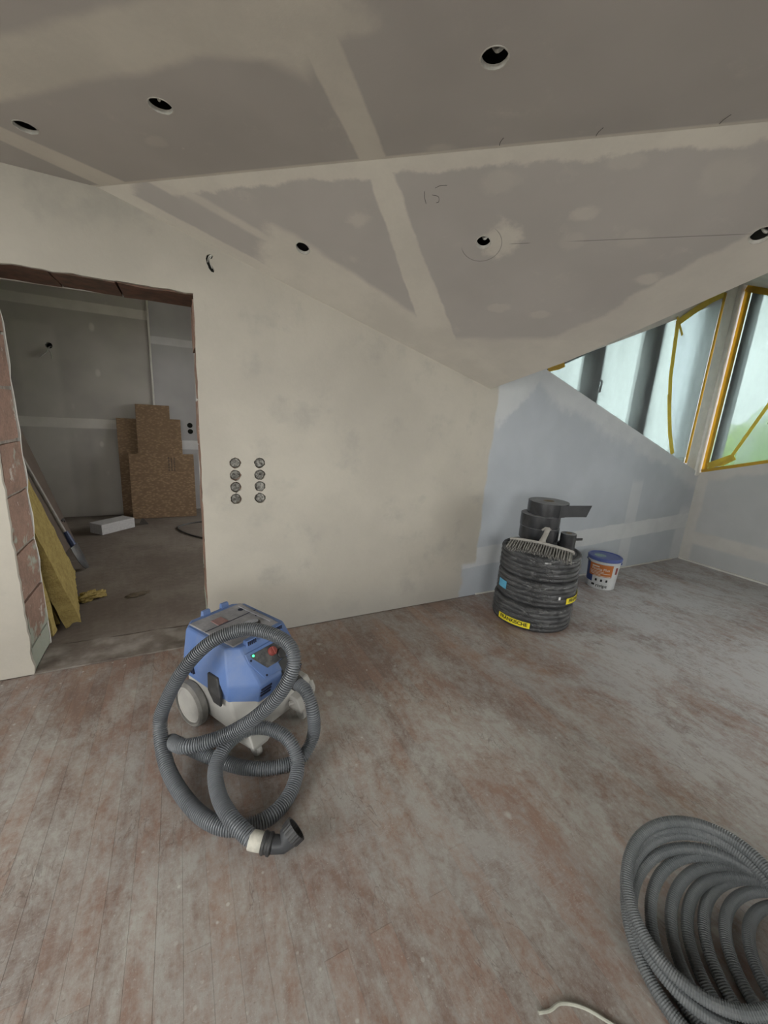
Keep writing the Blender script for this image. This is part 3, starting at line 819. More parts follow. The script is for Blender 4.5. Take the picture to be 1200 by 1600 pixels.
# unseen windows added in three walls to bring in more daylight
def added_window(name, label, fn, u0, u1, z0, z1):
    w = empty(name, fn((u0 + u1) / 2, z0, 0.0)); struct(w, label, 'window')
    um = (u0 + u1) / 2
    for a, b, c, d in ((u0, u1, z0, z0 + 0.07), (u0, u1, z1 - 0.07, z1), (u0, u0 + 0.07, z0 + 0.07, z1 - 0.07), (u1 - 0.07, u1, z0 + 0.07, z1 - 0.07), (um - 0.05, um + 0.05, z0 + 0.07, z1 - 0.07)):
        loc_par(build_plate('window_frame', [[(a, c), (b, c), (b, d), (a, d)]], fn, 0.0, 0.08, M_FRAMEW), w)
    for a, b in ((u0 + 0.07, um - 0.05), (um + 0.05, u1 - 0.07)):
        loc_par(build_plate('pane', [[(a, z0 + 0.07), (b, z0 + 0.07), (b, z1 - 0.07), (a, z1 - 0.07)]], fn, 0.037, 0.043, M_GLASS), w)
added_window('added_window_back', 'unseen white framed window added behind the viewer to fill the room with daylight', lambda u, v, w: Vector((u, -3.18 + w, v)), -1.9, 0.6, 0.75, 2.2)
added_window('added_window_left', 'unseen white framed window added in the wall at the dim end to brighten that side', lambda u, v, w: Vector((-2.72 + w, u, v)), -1.5, 1.4, 0.7, 2.25)
added_window('added_window_right', 'unseen white framed window added beside the taped window for more daylight', lambda u, v, w: Vector((XP + 0.12 + w, u, v)), -2.6, -0.2, 0.7, 2.25)
portal('portal_right', (XP + 0.35, -1.4, 1.475), (PI / 2, 0, PI / 2), 2.4, 1.55)
portal('portal_back', (-0.65, -3.3, 1.475), (PI / 2, 0, 0), 2.5, 1.45)
portal('portal_left', (-2.8, -0.05, 1.475), (PI / 2, 0, -PI / 2), 2.9, 1.55)
portal('portal_corner', (XP + 0.35, 1.3, 2.0), (PI / 2, 0, PI / 2), 2.4, 2.0)
portal('portal_slope', (3.98, YW + 0.38, 2.0), (PI / 2, 0, PI), 2.6, 2.0)

# garden outside
def grass_mat(name, a, b, sc=3.0):
    return plain(name, a, b, sc, 0.9, 0.1, 0.0, obj=False)
gr = MB().box(-40, 60, -40, 60, -3.2, -3.0).build('ground_outside', grass_mat('lawn', (0.25, 0.25, 0.235), (0.21, 0.215, 0.19), 0.8)); struct(gr, 'green lawn outside the house', 'lawn')
def bush(loc, r, h, col, seed, label):
    bm = bmesh.new(); bmesh.ops.create_icosphere(bm, subdivisions=4, radius=1.0)
    for v in bm.verts:
        n_ = v.co.normalized(); d = 1 + 0.22 * noise.noise(n_ * 2.5 + Vector((seed, 0, 0))) + 0.12 * noise.noise(n_ * 7 + Vector((seed, 9, 0)))
        v.co = Vector((n_.x * r * d, n_.y * r * d, h * 0.5 + n_.z * h * 0.5 * d))
    me = bpy.data.meshes.new('garden_tree'); bm.to_mesh(me); bm.free()
    o = mobj('garden_tree', me, col, None, True, 0, 2, 80); o.location = loc
    t = MB().lathe([(0.16, -0.4), (0.12, h * 0.3)], 10).build('trunk', M_LINTEL, o)
    tag(o, label, 'tree', 'trees outside the window'); return o
LG = grass_mat('bright_leaves', (0.42, 0.60, 0.10), (0.30, 0.50, 0.08), 1.5)
LG2 = grass_mat('soft_leaves', (0.28, 0.42, 0.16), (0.2, 0.34, 0.12), 1.5)
bush((12.6, 4.55, -3.0), 1.5, 5.1, LG, 1, 'yellow-green rounded tree seen low through the large window')
bush((16.5, 4.0, -3.0), 1.5, 4.6, LG2, 4, 'pale green tree farther off behind the yellow-green one')

# ------------------------------------------------------------------ room beyond the doorway
hb = build_plate('wall_hall', [[(-2.4, 0), (-0.285, 0), (-0.285, 2.72), (-2.4, 2.72)], circle2(-1.275, 1.995, 0.034, 20)], plaster_fn, 6.0, 6.14, M_BACKL)
struct(hb, 'dim plasterboard wall facing the doorway with pale joint bands', 'wall')
MB().box(-1.35, -1.2, 6.09, 6.13, 1.9, 2.08).build('hole_backing', M_DARKVOID, hb)
for dx in (-0.05, 0.03):
    MB().tube(spline([(-1.272, 6.08, 1.995), (-1.274, 5.985, 1.965), (-1.275 + dx * 0.6, 5.972, 1.91), (-1.275 + dx * 1.5 - 0.02, 5.965, 1.85)], 0.006), 0.006, 6).build('cable', M_CABLE_W, hb, True)
MB().box(-0.29, -0.272, 5.985, 6.02, 0, 2.72).build('corner_bead', M_WHITEW, hb)
sk = [circle2(0.118, 1.165, 0.034, 20), circle2(0.121, 1.083, 0.034, 20)]
hb2 = build_plate('wall_hall_far', [[(-0.4, 0), (3.0, 0), (3.0, 2.72), (-0.4, 2.72)]] + sk, plaster_fn, 6.16, 6.2, M_BACKR)
struct(hb2, 'bluish plasterboard wall at the far end with two socket holes', 'wall')
MB().box(0.03, 0.2, 6.19, 6.3, 1.0, 1.25).build('hole_backing', M_DARKVOID, hb2)
hs = MB().box(-1.62, -1.43, YW2 + 0.015, 5.12, 0, 2.72).build('wall_hall_side', M_BACKL); struct(hs, 'pale side wall of the room beyond, behind the insulation', 'wall')
MB().box(-1.445, -1.415, 5.105, 5.135, 0, 2.72).build('corner_bead', M_WHITEW, hs)
hl2 = MB().box(-2.55, -2.4, YW2, 6.3, 0, 2.72).build('wall_hall_recess', M_WHITEW); struct(hl2, 'end wall of the recess beyond the doorway', 'wall')
hw = [(2.8, 0), (6.3, 0), (6.3, 2.72), (2.8, 2.72)]
hr = build_plate('wall_hall_right', [hw, [(3.5, 0.8), (5.7, 0.8), (5.7, 2.25), (3.5, 2.25)]], pfn, 2.6, 2.75, M_WHITEW); struct(hr, 'window wall of the room beyond the doorway', 'wall')
w5 = empty('window_5', (2.7, 4.6, 0.8)); struct(w5, 'window lighting the room beyond the doorway', 'window')
f = MB()
for a, b, c, d in ((3.5, 5.7, 0.8, 0.87), (3.5, 5.7, 2.18, 2.25), (3.5, 3.57, 0.87, 2.18), (5.63, 5.7, 0.87, 2.18), (4.56, 4.64, 0.87, 2.18)): f.box(2.66, 2.73, a, b, c, d)
loc_par(f.build('window_frame', M_FRAMEW), w5)
for a, b in ((3.57, 4.56), (4.64, 5.63)): loc_par(MB().box(2.692, 2.698, a, b, 0.87, 2.18).build('pane', M_GLASS), w5)
portal('portal_hall', (2.85, 4.6, 1.52), (PI / 2, 0, PI / 2), 2.2, 1.45)
hc = MB().box(-2.55, 3.0, YW2, 6.4, 2.72, 2.8).build('ceiling_hall', M_WHITEW); struct(hc, 'ceiling of the room beyond the doorway', 'ceiling')

# ------------------------------------------------------------------ things in the room beyond
def osb_mat():
    m = Mat('strand_board', 0.8, 0.2)
    v = m.voro(26, (1, 1, 2.2), obj=True); n = m.noise(34, 4, 0.7, (1, 1, 3.0), obj=True); r = m.rnd()
    col = m.mix((v * 0.9 + n * 0.5 + r * 0.12).step(0.25, 0.9), (0.33, 0.225, 0.14), (0.19, 0.125, 0.078))
    m.color(col); m.bump(v, 0.3, 0.003); return m.m
M_OSB = osb_mat()
def leaning_board(name, x0, x1, h, ybase, ytop, mat, th=0.018):
    a = math.asin(min(0.9, (ytop - ybase) / h))
    o = MB().box(0, x1 - x0, 0, th, 0, h).build(name, mat, None, False, 0.001, 1)
    o.location = (x0, ybase, 0.001); o.rotation_euler = (-a, 0, 0)
    return o
GB = 'strand board offcuts leaning in the far room'
tag(leaning_board('strand_board', -0.70, -0.31, 1.235, 5.850, 5.962, M_OSB), 'brown strand board at the back of the stack, showing at its open side', 'board', GB)
tag(leaning_board('strand_board', -0.285, 0.005, 1.25, 5.850, 6.005, M_OSB), 'brown strand board at the back of the stack, nearest the socket holes', 'board', GB)
tag(leaning_board('strand_board', -0.487, -0.115, 1.415, 5.800, 5.930, M_OSB), 'tallest brown strand board of the leaning stack', 'board', GB)
tag(leaning_board('strand_board', -0.113, 0.010, 0.99, 5.815, 5.905, M_OSB), 'narrow short strand board beside the tallest one', 'board', GB)
fb = leaning_board('strand_board', -0.590, 0.135, 0.815, 5.735, 5.82, M_OSB)
tag(fb, 'wide square strand board standing in front of the stack', 'board', GB)
M_INK = plain('stamp_ink', (0.07, 0.055, 0.045), None, 60, 0.8)
rs_ = random.Random(9)
for i in range(3):
    z_ = 0.60
    st_m = MB()
    while z_ < 0.77:
        L_ = rs_.uniform(0.008, 0.022); st_m.box(0.425 + 0.032 * i, 0.443 + 0.032 * i, -0.0012, 0.0, z_, z_ + L_ * 0.6); z_ += L_
    st_m.build('stamp', M_INK, fb)

M_FOAM = plain('white_foam', (0.40, 0.385, 0.385), (0.35, 0.34, 0.34), 40, 0.85, 0.2, 0.2)
bx = MB().box(0, 0.39, 0, 0.19, 0, 0.115).build('foam_block', M_FOAM, None, False, 0.004)
bx.location = (-0.824, 5.094, -0.003); bx.rotation_euler = (0, 0, math.radians(43))
tag(bx, 'white rectangular block lying on the concrete floor before the strand boards', 'block')
wg = MB().loft([[(0, 0, 0), (0.10, 0.02, 0), (0.08, 0.09, 0), (0.0, 0.07, 0)], [(0.03, 0.02, 0.07), (0.05, 0.03, 0.07), (0.045, 0.05, 0.07), (0.03, 0.05, 0.07)]]).build('rubble_wedge', plain('charcoal_lump', (0.05, 0.042, 0.038), None, 20, 0.9))
wg.location = (-0.505, 5.44, -0.004); tag(wg, 'small dark wedge on the floor at the end of the white block', 'offcut')
c = [(0.62 + 0.02 * i, 5.45 + 0.02 * i, 0.004) for i in range(2)]
pts = [(0.55, 5.28, 0.004), (0.28, 5.39, 0.004), (0.06, 5.37, 0.004), (-0.085, 5.22, 0.004), (-0.05, 5.03, 0.004), (0.08, 4.80, 0.004), (0.30, 4.55, 0.004), (0.55, 4.30, 0.004)]
tag(MB().tube(spline(pts, 0.02), 0.009, 8).build('cable', M_CABLE_D, None, True), 'dark cable looping over the concrete floor beyond the doorway', 'cable')
# crumpled brown scrap
sc_ = MB(); bmx = bmesh.new(); bmesh.ops.create_icosphere(bmx, subdivisions=3, radius=1)
for v in bmx.verts:
    n_ = v.co.copy(); v.co = Vector((n_.x * 0.075, n_.y * 0.035, max(-0.002, n_.z * 0.012))) * (1 + 0.5 * noise.noise(n_ * 2.3))
me = bpy.data.meshes.new('leaf_scrap'); bmx.to_mesh(me); bmx.free()
o = mobj('paper_scrap', me, plain('brown_scrap', (0.13, 0.10, 0.07), (0.09, 0.07, 0.05), 30, 0.9), None, True); o.location = (-0.36, 3.36, 0.0); o.rotation_euler = (0, 0, 0.3)
tag(o, 'crumpled brown scrap lying on the concrete floor', 'scrap')

# mineral wool
def wool_mat():
    m = Mat('mineral_wool', 1.0, 0.0)
    a = m.noise(9, 6, 0.7, (1, 1, 2.5)); b = m.noise(80, 4, 0.7)
    m.color(m.mix((a * 0.6 + b * 0.4).step(0.35, 0.65), (0.38, 0.295, 0.115), (0.255, 0.19, 0.075))); m.bump(a + b, 0.8, 0.012); return m.m
M_WOOL = wool_mat()
def wool_slab(label, w, h, t, loc, rot, seed, ragged=0.03):
    """w along local y, h up, t along x; ragged far and low edges"""
    bm = bmesh.new(); bmesh.ops.create_grid(bm, x_segments=1, y_segments=1, size=1); bm.clear()
    nx, ny, nz = 4, 26, 30; idx = {}
    def P(i, j, k):
        key = (i, j, k)
        if key in idx: return idx[key]
        u, v, q = i / nx, j / ny, k / nz
        x_, y_, z_ = (u - 0.5) * t, v * w, q * h
        p = Vector((x_, y_, z_)); d = noise.noise_vector(p * 14 + Vector((seed, seed, 0))) * 0.006
        y_ += ragged * noise.noise(Vector((z_ * 9, seed, u * 2))) * (1 if j == ny else 0.3 if j > ny - 3 else 0)
        z_ += 0.5 * ragged * abs(noise.noise(Vector((y_ * 11, seed, u * 3)))) * (1 if k == 0 else 0)
        idx[key] = bm.verts.new(Vector((x_, y_, z_)) + d); return idx[key]
    def face(*ks): bm.faces.new([P(*k_) for k_ in ks])
    for j in range(ny):
        for k in range(nz):
            face((0, j, k), (0, j, k + 1), (0, j + 1, k + 1), (0, j + 1, k)); face((nx, j, k), (nx, j + 1, k), (nx, j + 1, k + 1), (nx, j, k + 1))
    for i in range(nx):
        for k in range(nz):
            face((i, 0, k), (i + 1, 0, k), (i + 1, 0, k + 1), (i, 0, k + 1)); face((i, ny, k), (i, ny, k + 1), (i + 1, ny, k + 1), (i + 1, ny, k))
        for j in range(ny):
            face((i, j, 0), (i, j + 1, 0), (i + 1, j + 1, 0), (i + 1, j, 0)); face((i, j, nz), (i + 1, j, nz), (i + 1, j + 1, nz), (i, j + 1, nz))
    me = bpy.data.meshes.new('insulation_slab'); bm.to_mesh(me); bm.free()
    o = mobj('insulation_slab', me, M_WOOL, None, True, 0, 2, 60); o.location = loc; o.rotation_euler = rot
    tag(o, label, 'insulation', 'mineral wool slabs behind the doorway'); return o
wool_slab('yellow mineral wool slab on top of the leaning pile, ragged foot spread on the floor', 0.98, 1.02, 0.085, (-0.685, 2.965, 0.012), (0, -0.255, 0.21), 3, 0.09)
wool_slab('yellow mineral wool slab in the middle, between the jamb and the top slab', 0.7, 0.9, 0.07, (-0.80, 3.00, 0.011), (0, -0.20, 0.16), 8)
wool_slab('narrow yellow mineral wool slab standing tight behind the brick door jamb', 0.075, 0.98, 0.26, (-0.885, 2.825, 0.012), (0, -0.085, 0.0), 14)
fr = []
bmx = bmesh.new(); bmesh.ops.create_icosphere(bmx, subdivisions=4, radius=1)
for v in bmx.verts:
    n_ = v.co.copy(); d = 1 + 0.6 * noise.noise(n_ * 2.0 + Vector((4, 0, 0))) + 0.35 * noise.noise(n_ * 6)
    v.co = Vector((n_.x * 0.085 * d, n_.y * 0.05 * d, max(-0.02, n_.z * 0.03 * d)))
me = bpy.data.meshes.new('wool_tuft'); bmx.to_mesh(me); bmx.free()
o = mobj('wool_tuft', me, M_WOOL, None, True, 0, 2, 80); o.location = (-0.665, 3.40, 0.017); o.rotation_euler = (0, 0, 0.5); tag(o, 'loose torn tuft of yellow mineral wool at the foot of the slabs', 'insulation')

# leaning brown panel
M_PANEL = plain('brown_panel', (0.10, 0.076, 0.062), (0.085, 0.063, 0.052), 6, 0.6, 0.3)
pn = empty('furniture_panel', (-1.045, 4.94, 0.0)); pn.rotation_euler = (0, -math.asin(0.33 / 1.27), 0)
MB().box(-0.012, 0.010, -0.62, 0, 0.004, 1.275).build('board', M_PANEL, pn, False, 0.002)
MB().box(0.010, 0.018, -0.115, -0.045, 0.245, 0.265).box(0.010, 0.018, -0.06, -0.045, 0.225, 0.265).build('bracket', M_CABLE_D, pn)
tag(pn, 'dark brown panel leaning on the side wall beyond the insulation', 'panel')
# shovel leaning beside the insulation
sv = empty('shovel', (-0.803, 4.05, 0.0))
top_ = Vector((-0.452, 0.08, 1.30))
dirv = top_.normalized(); side = Vector((0.0, 1, 0)); nrm = dirv.cross(side).normalized()
if nrm.x < 0: nrm = -nrm
def svp(a, b, c): return dirv * a + side * b + nrm * c
MB().tube([svp(a, 0, 0.0) for a in (0.26, 0.5, 0.8, 1.1, 1.35)], 0.016, 10).build('shaft', plain('grey_shaft', (0.24, 0.22, 0.20), None, 20, 0.6), sv, True)
bl = MB(); rings = []
for a, wv in ((0.006, 0.02), (0.05, 0.065), (0.11, 0.092), (0.2, 0.098), (0.235, 0.092)):
    r_ = []
    for q in range(9):
        t_ = q / 8 * 2 - 1; r_.append(svp(a, t_ * wv, 0.012 + 0.022 * (1 - t_ * t_) - 0.03 * (a - 0.12) * 0))
    for q in range(8, -1, -1):
        t_ = q / 8 * 2 - 1; r_.append(svp(a, t_ * wv, 0.008 + 0.022 * (1 - t_ * t_)))
    rings.append(r_)
bl.loft(rings).build('blade', plain('dark_blade', (0.05, 0.05, 0.055), (0.09, 0.085, 0.08), 12, 0.45, 0.5, metal=0.4), sv, True)
MB().tube([svp(a, 0, 0.008) for a in (0.13, 0.2, 0.27, 0.36)], 0.022, 10, True, None, [0.014, 0.022, 0.024, 0.019]).build('collar', plain('blue_collar', (0.03, 0.045, 0.11), None, 12, 0.5), sv, True)
tag(sv, 'shovel with grey shaft and dark blade leaning beside the yellow insulation', 'shovel')

# ------------------------------------------------------------------ vacuum cleaner
M_BLUE = plain('dusty_blue_plastic', (0.095, 0.165, 0.37), (0.12, 0.185, 0.37), 9, 0.5, 0.35, dust=0.22, dustc=(0.20, 0.235, 0.32))
M_GREY = plain('dusty_grey_plastic', (0.40, 0.39, 0.365), (0.31, 0.30, 0.285), 9, 0.6, 0.3, dust=0.4, dustc=(0.50, 0.475, 0.435))
M_DECK = plain('dusty_deck', (0.20, 0.20, 0.215), (0.155, 0.16, 0.18), 14, 0.7, 0.25, dust=0.55, dustc=(0.40, 0.39, 0.40))
M_BLACK = plain('black_plastic', (0.028, 0.028, 0.030), (0.045, 0.045, 0.045), 20, 0.5, 0.4, dust=0.12, dustc=(0.2, 0.19, 0.18))
M_SLOT = plain('slot_dark', (0.02, 0.024, 0.05), None, 20, 0.8)
M_RED = plain('dull_red', (0.24, 0.055, 0.045), (0.19, 0.05, 0.045), 18, 0.55)
M_REDP = plain('dusty_red_plate', (0.27, 0.16, 0.15), (0.23, 0.14, 0.135), 18, 0.7)
M_HOSE = plain('grey_hose', (0.165, 0.175, 0.19), (0.12, 0.128, 0.14), 7, 0.42, 0.45, dust=0.12, dustc=(0.32, 0.31, 0.30))
M_LEDM = Mat('green_led'); M_LEDM.color((0.05, 0.7, 0.25)); M_LEDM.b.inputs['Emission Color'].default_value = (0.1, 1.0, 0.4, 1); M_LEDM.b.inputs['Emission Strength'].default_value = 1.6; M_LED = M_LEDM.m
VO = Vector((0.187, 1.842, 0.0)); VR = math.radians(30)
vac = empty('vacuum_cleaner', VO, VR)
tag(vac, 'dusty blue and grey workshop vacuum cleaner with a coiled ribbed hose', 'vacuum cleaner')
def octo(xh, yf, yb, ch, z, chb=None, zf=0.0):
    cb_ = ch if chb is None else chb
    return [(-xh + ch, yf, z + zf), (xh - ch, yf, z + zf), (xh, yf + ch, z), (xh, yb - cb_, z), (xh - cb_, yb, z), (-xh + cb_, yb, z), (-xh, yb - cb_, z), (-xh, yf + ch, z)]
MB().loft([octo(0.160, -0.275, 0.14, 0.06, 0.045), octo(0.178, -0.290, 0.175, 0.07, 0.085), octo(0.182, -0.290, 0.185, 0.075, 0.16), octo(0.187, -0.278, 0.195, 0.085, 0.245)]).build('tank', M_GREY, vac, True, 0.012, 3)
MB().loft([octo(0.188, -0.285, 0.20, 0.09, 0.222, None, -0.012), octo(0.198, -0.305, 0.21, 0.095, 0.30), octo(0.196, -0.296, 0.21, 0.09, 0.318), octo(0.166, -0.20, 0.19, 0.05, 0.432), octo(0.158, -0.192, 0.182, 0.045, 0.446)]).build('motor_head', M_BLUE, vac, True, 0.006, 2)
# sloped front panel frame of reference
sv_o = Vector((0, -0.250, 0.372)); sv_v = Vector((0, 0.098, 0.116)).normalized(); sv_n = Vector((0, -sv_v.z, sv_v.y)); sv_u = Vector((1, 0, 0))
SM = Matrix((sv_u, sv_v, sv_n)).transposed().to_4x4(); SM.translation = sv_o
def prism(poly, z0, z1, M): return MB().loft([[(a, b, z0) for a, b in poly], [(a, b, z1) for a, b in poly]], True, True, M)
prism([(-0.075, -0.072), (0.10, -0.072), (0.125, 0.0), (0.125, 0.062), (-0.112, 0.062), (-0.112, 0.02)], -0.004, 0.005, SM).build('panel_frame', M_BLUE, vac, False, 0.002)
pn_ = prism([(-0.045, -0.035), (0.020, -0.035), (0.075, -0.02), (0.075, 0.048), (-0.092, 0.048), (-0.092, 0.034)], 0.004, 0.0075, SM).build('control_panel', plain('dusty_panel', (0.045, 0.047, 0.05), (0.10, 0.10, 0.10), 25, 0.6, 0.3, dust=0.3, dustc=(0.2, 0.19, 0.18)), vac, False, 0.0015)
MB().lathe([(0.020, 0.0), (0.020, 0.012), (0.017, 0.018)], 20, SM @ Matrix.Translation((0.008, 0.018, 0.0075))).build('knob', M_RED, pn_, True)
MB().box(-0.004, 0.004, -0.018, 0.018, 0.018, 0.024, SM @ Matrix.Translation((0.008, 0.018, 0.0075))).build('knob_grip', M_RED, pn_, False, 0.002)
MB().lathe([(0.024, 0.0), (0.024, 0.006), (0.020, 0.010)], 20, SM @ Matrix.Translation((0.048, -0.010, 0.0075))).build('dial', M_BLACK, pn_, True)
MB().lathe([(0.0055, 0.0), (0.0055, 0.002), (0.003, 0.004)], 12, SM @ Matrix.Translation((-0.082, 0.040, 0.0075))).build('power_light', M_LED, pn_, True)
for a, b in ((-0.100, 0.026), (-0.062, -0.060), (0.112, 0.050), (0.105, -0.025)):
    MB().lathe([(0.005, 0.0), (0.005, 0.0012)], 10, SM @ Matrix.Translation((a, b, 0.005))).build('screw', M_SLOT, vac)
prism([(0.015, -0.105), (0.075, -0.105), (0.080, -0.040), (0.055, -0.030), (0.015, -0.038)], 0.004, 0.0085, SM).build('inlet_recess', M_BLACK, vac, False, 0.003)
for x0_, x1_ in ((-0.10, -0.045), (0.088, 0.135)):
    for i in range(3):
        z_ = 0.245 + 0.0165 * i; y_ = -0.2870 - 0.02 * (z_ - 0.22) / 0.08
        MB().box(x0_, x1_, y_ - 0.004, y_ + 0.004, z_, z_ + 0.0075).build('vent_slot', M_SLOT, vac)
for i in range(4):
    MB().box(-0.2030, -0.185, 0.035 + 0.012 * i, 0.041 + 0.012 * i, 0.265, 0.305).build('vent_slot', M_SLOT, vac)
MB().box(0.012, 0.078, -0.306, -0.285, 0.225, 0.312).build('inlet_plate', M_BLACK, vac, False, 0.004)
# hanging latch on the open side
MB().loft([[(-0.196, -0.165, 0.195), (-0.206, -0.165, 0.195), (-0.206, -0.115, 0.195), (-0.196, -0.115, 0.195)], [(-0.198, -0.175, 0.25), (-0.212, -0.175, 0.25), (-0.212, -0.085, 0.25), (-0.198, -0.085, 0.25)], [(-0.180, -0.145, 0.325), (-0.204, -0.145, 0.325), (-0.204, -0.075, 0.325), (-0.180, -0.075, 0.325)]]).build('latch', M_BLACK, vac, False, 0.004)
# top deck
TZ = 0.446
dk = MB().loft([[(-0.135, -0.165, TZ - 0.002), (0.135, -0.165, TZ - 0.002), (0.145, 0.155, TZ - 0.002), (-0.145, 0.155, TZ - 0.002)], [(-0.13, -0.16, TZ + 0.004), (0.13, -0.16, TZ + 0.004), (0.14, 0.15, TZ + 0.004), (-0.14, 0.15, TZ + 0.004)]]).build('top_deck', M_DECK, vac, False, 0.004)
MB().box(-0.138, 0.142, 0.028, 0.032, TZ + 0.004, TZ + 0.0052).build('seam', M_SLOT, dk)
MB().box(0.105, 0.125, -0.12, 0.12, TZ + 0.004, TZ + 0.010).build('rail', M_DECK, dk, False, 0.003)
el = [(0.095 * math.cos(2 * PI * i / 28), 0.047 * math.sin(2 * PI * i / 28)) for i in range(28)]
MB().loft([[(a - 0.012, b - 0.070, TZ + 0.0045) for a, b in el], [(a - 0.012, b - 0.070, TZ + 0.0075) for a, b in el], [(a * 0.93 - 0.012, b * 0.88 - 0.070, TZ + 0.0075) for a, b in el], [(a * 0.93 - 0.012, b * 0.88 - 0.070, TZ + 0.0046) for a, b in el]], False, True).build('handle_recess', M_BLACK, dk, True)
MB().tube(spline([(-0.10, -0.062, TZ + 0.006), (-0.06, -0.064, TZ + 0.018), (-0.012, -0.066, TZ + 0.021), (0.04, -0.064, TZ + 0.018), (0.078, -0.062, TZ + 0.006)], 0.008), 0.012, 10).build('handle', M_DECK, vac, True)
MB().box(-0.068, -0.012, 0.035, 0.095, TZ + 0.003, TZ + 0.0075).build('badge', M_REDP, dk, False, 0.006, 3)
MB().lathe([(0.013, TZ + 0.004), (0.013, TZ + 0.0058), (0.010, TZ + 0.0058), (0.010, TZ + 0.0046)], 18, Matrix.Translation((0.095, 0.088, 0))).build('port', M_SLOT, dk)
MB().lathe([(0.005, TZ + 0.004), (0.005, TZ + 0.0055)], 12, Matrix.Translation((0.105, -0.02, 0))).build('screw', M_SLOT, dk)
for x_ in (-0.035, 0.068):
    MB().loft([[(x_ - 0.022, 0.170, TZ - 0.012), (x_ + 0.022, 0.170, TZ - 0.012), (x_ + 0.022, 0.196, TZ - 0.012), (x_ - 0.022, 0.196, TZ - 0.012)], [(x_ - 0.020, 0.176, TZ + 0.022), (x_ + 0.020, 0.176, TZ + 0.022), (x_ + 0.020, 0.192, TZ + 0.022), (x_ - 0.020, 0.192, TZ + 0.022)]]).build('box_catch', M_BLUE, vac, False, 0.003)
for x_ in (-0.060, 0.088):
    t_ = MB().loft([[(x_ - 0.030, -0.200, TZ - 0.014), (x_ + 0.030, -0.200, TZ - 0.014), (x_ + 0.030, -0.166, TZ - 0.014), (x_ - 0.030, -0.166, TZ - 0.014)], [(x_ - 0.027, -0.192, TZ + 0.018), (x_ + 0.027, -0.192, TZ + 0.018), (x_ + 0.027, -0.170, TZ + 0.018), (x_ - 0.027, -0.170, TZ + 0.018)]]).build('box_catch', M_BLUE, vac, False, 0.003)
    for i in range(5):
        MB().box(x_ - 0.0215 + 0.0095 * i, x_ - 0.0165 + 0.0095 * i, -0.1985, -0.1935, TZ - 0.004, TZ + 0.013).build('slot', M_SLOT, t_)
# wheels and castors
for sx in (-1, 1):
    WM = Matrix.Translation((sx * 0.208, 0.055, 0.108)) @ Matrix.Rotation(sx * PI / 2, 4, 'Y')
    wh = MB().lathe([(0.06, -0.024), (0.098, -0.024), (0.106, -0.016), (0.106, 0.012), (0.100, 0.020), (0.090, 0.022), (0.088, 0.012)], 40, WM).build('wheel', plain('dusty_tyre', (0.15, 0.145, 0.135), (0.22, 0.21, 0.195), 16, 0.8, 0.2), vac, True)
    MB().lathe([(0.0875, 0.006), (0.0875, 0.013), (0.083, 0.017), (0.076, 0.0165), (0.074, 0.0145), (0.001, 0.0150)], 40, WM).build('hub_cap', M_GREY, wh, True)
    # castor housing and castor
    hx = sx * 0.135 - 0.012
    MB().loft([[(hx - 0.035, -0.355, 0.062), (hx + 0.035, -0.355, 0.062), (hx + 0.045, -0.26, 0.062), (hx - 0.045, -0.26, 0.062)], [(hx - 0.048, -0.362, 0.085), (hx + 0.048, -0.362, 0.085), (hx + 0.055, -0.25, 0.085), (hx - 0.055, -0.25, 0.085)], [(hx - 0.046, -0.335, 0.135), (hx + 0.046, -0.335, 0.135), (hx + 0.05, -0.25, 0.145), (hx - 0.05, -0.25, 0.145)]]).build('castor_housing', M_GREY, vac, True, 0.006)
    ca = MB().lathe([(0.008, -0.011), (0.026, -0.011), (0.028, -0.006), (0.028, 0.006), (0.026, 0.011), (0.008, 0.011)], 20, Matrix.Translation((hx, -0.322, 0.0285)) @ Matrix.Rotation(PI / 2, 4, 'Y')).build('castor', M_GREY, vac, True)
    MB().box(hx - 0.017, hx - 0.013, -0.335, -0.305, 0.024, 0.066).box(hx + 0.013, hx + 0.017, -0.335, -0.305, 0.024, 0.066).build('castor_fork', M_GREY, ca)
# parking bracket on the far front corner
MB().tube(spline([(0.06, -0.30, 0.11), (0.13, -0.345, 0.115), (0.19, -0.33, 0.125), (0.205, -0.30, 0.15)], 0.01), 0.011, 8).build('hose_bracket', M_GREY, vac, True)
MB().loft([[(0.165, -0.30, 0.05), (0.21, -0.30, 0.05), (0.21, -0.20, 0.05), (0.165, -0.20, 0.05)], [(0.17, -0.315, 0.12), (0.215, -0.315, 0.12), (0.215, -0.19, 0.12), (0.17, -0.19, 0.12)], [(0.165, -0.285, 0.185), (0.20, -0.285, 0.185), (0.20, -0.20, 0.185), (0.165, -0.20, 0.185)]]).build('side_pod', M_GREY, vac, True, 0.008)
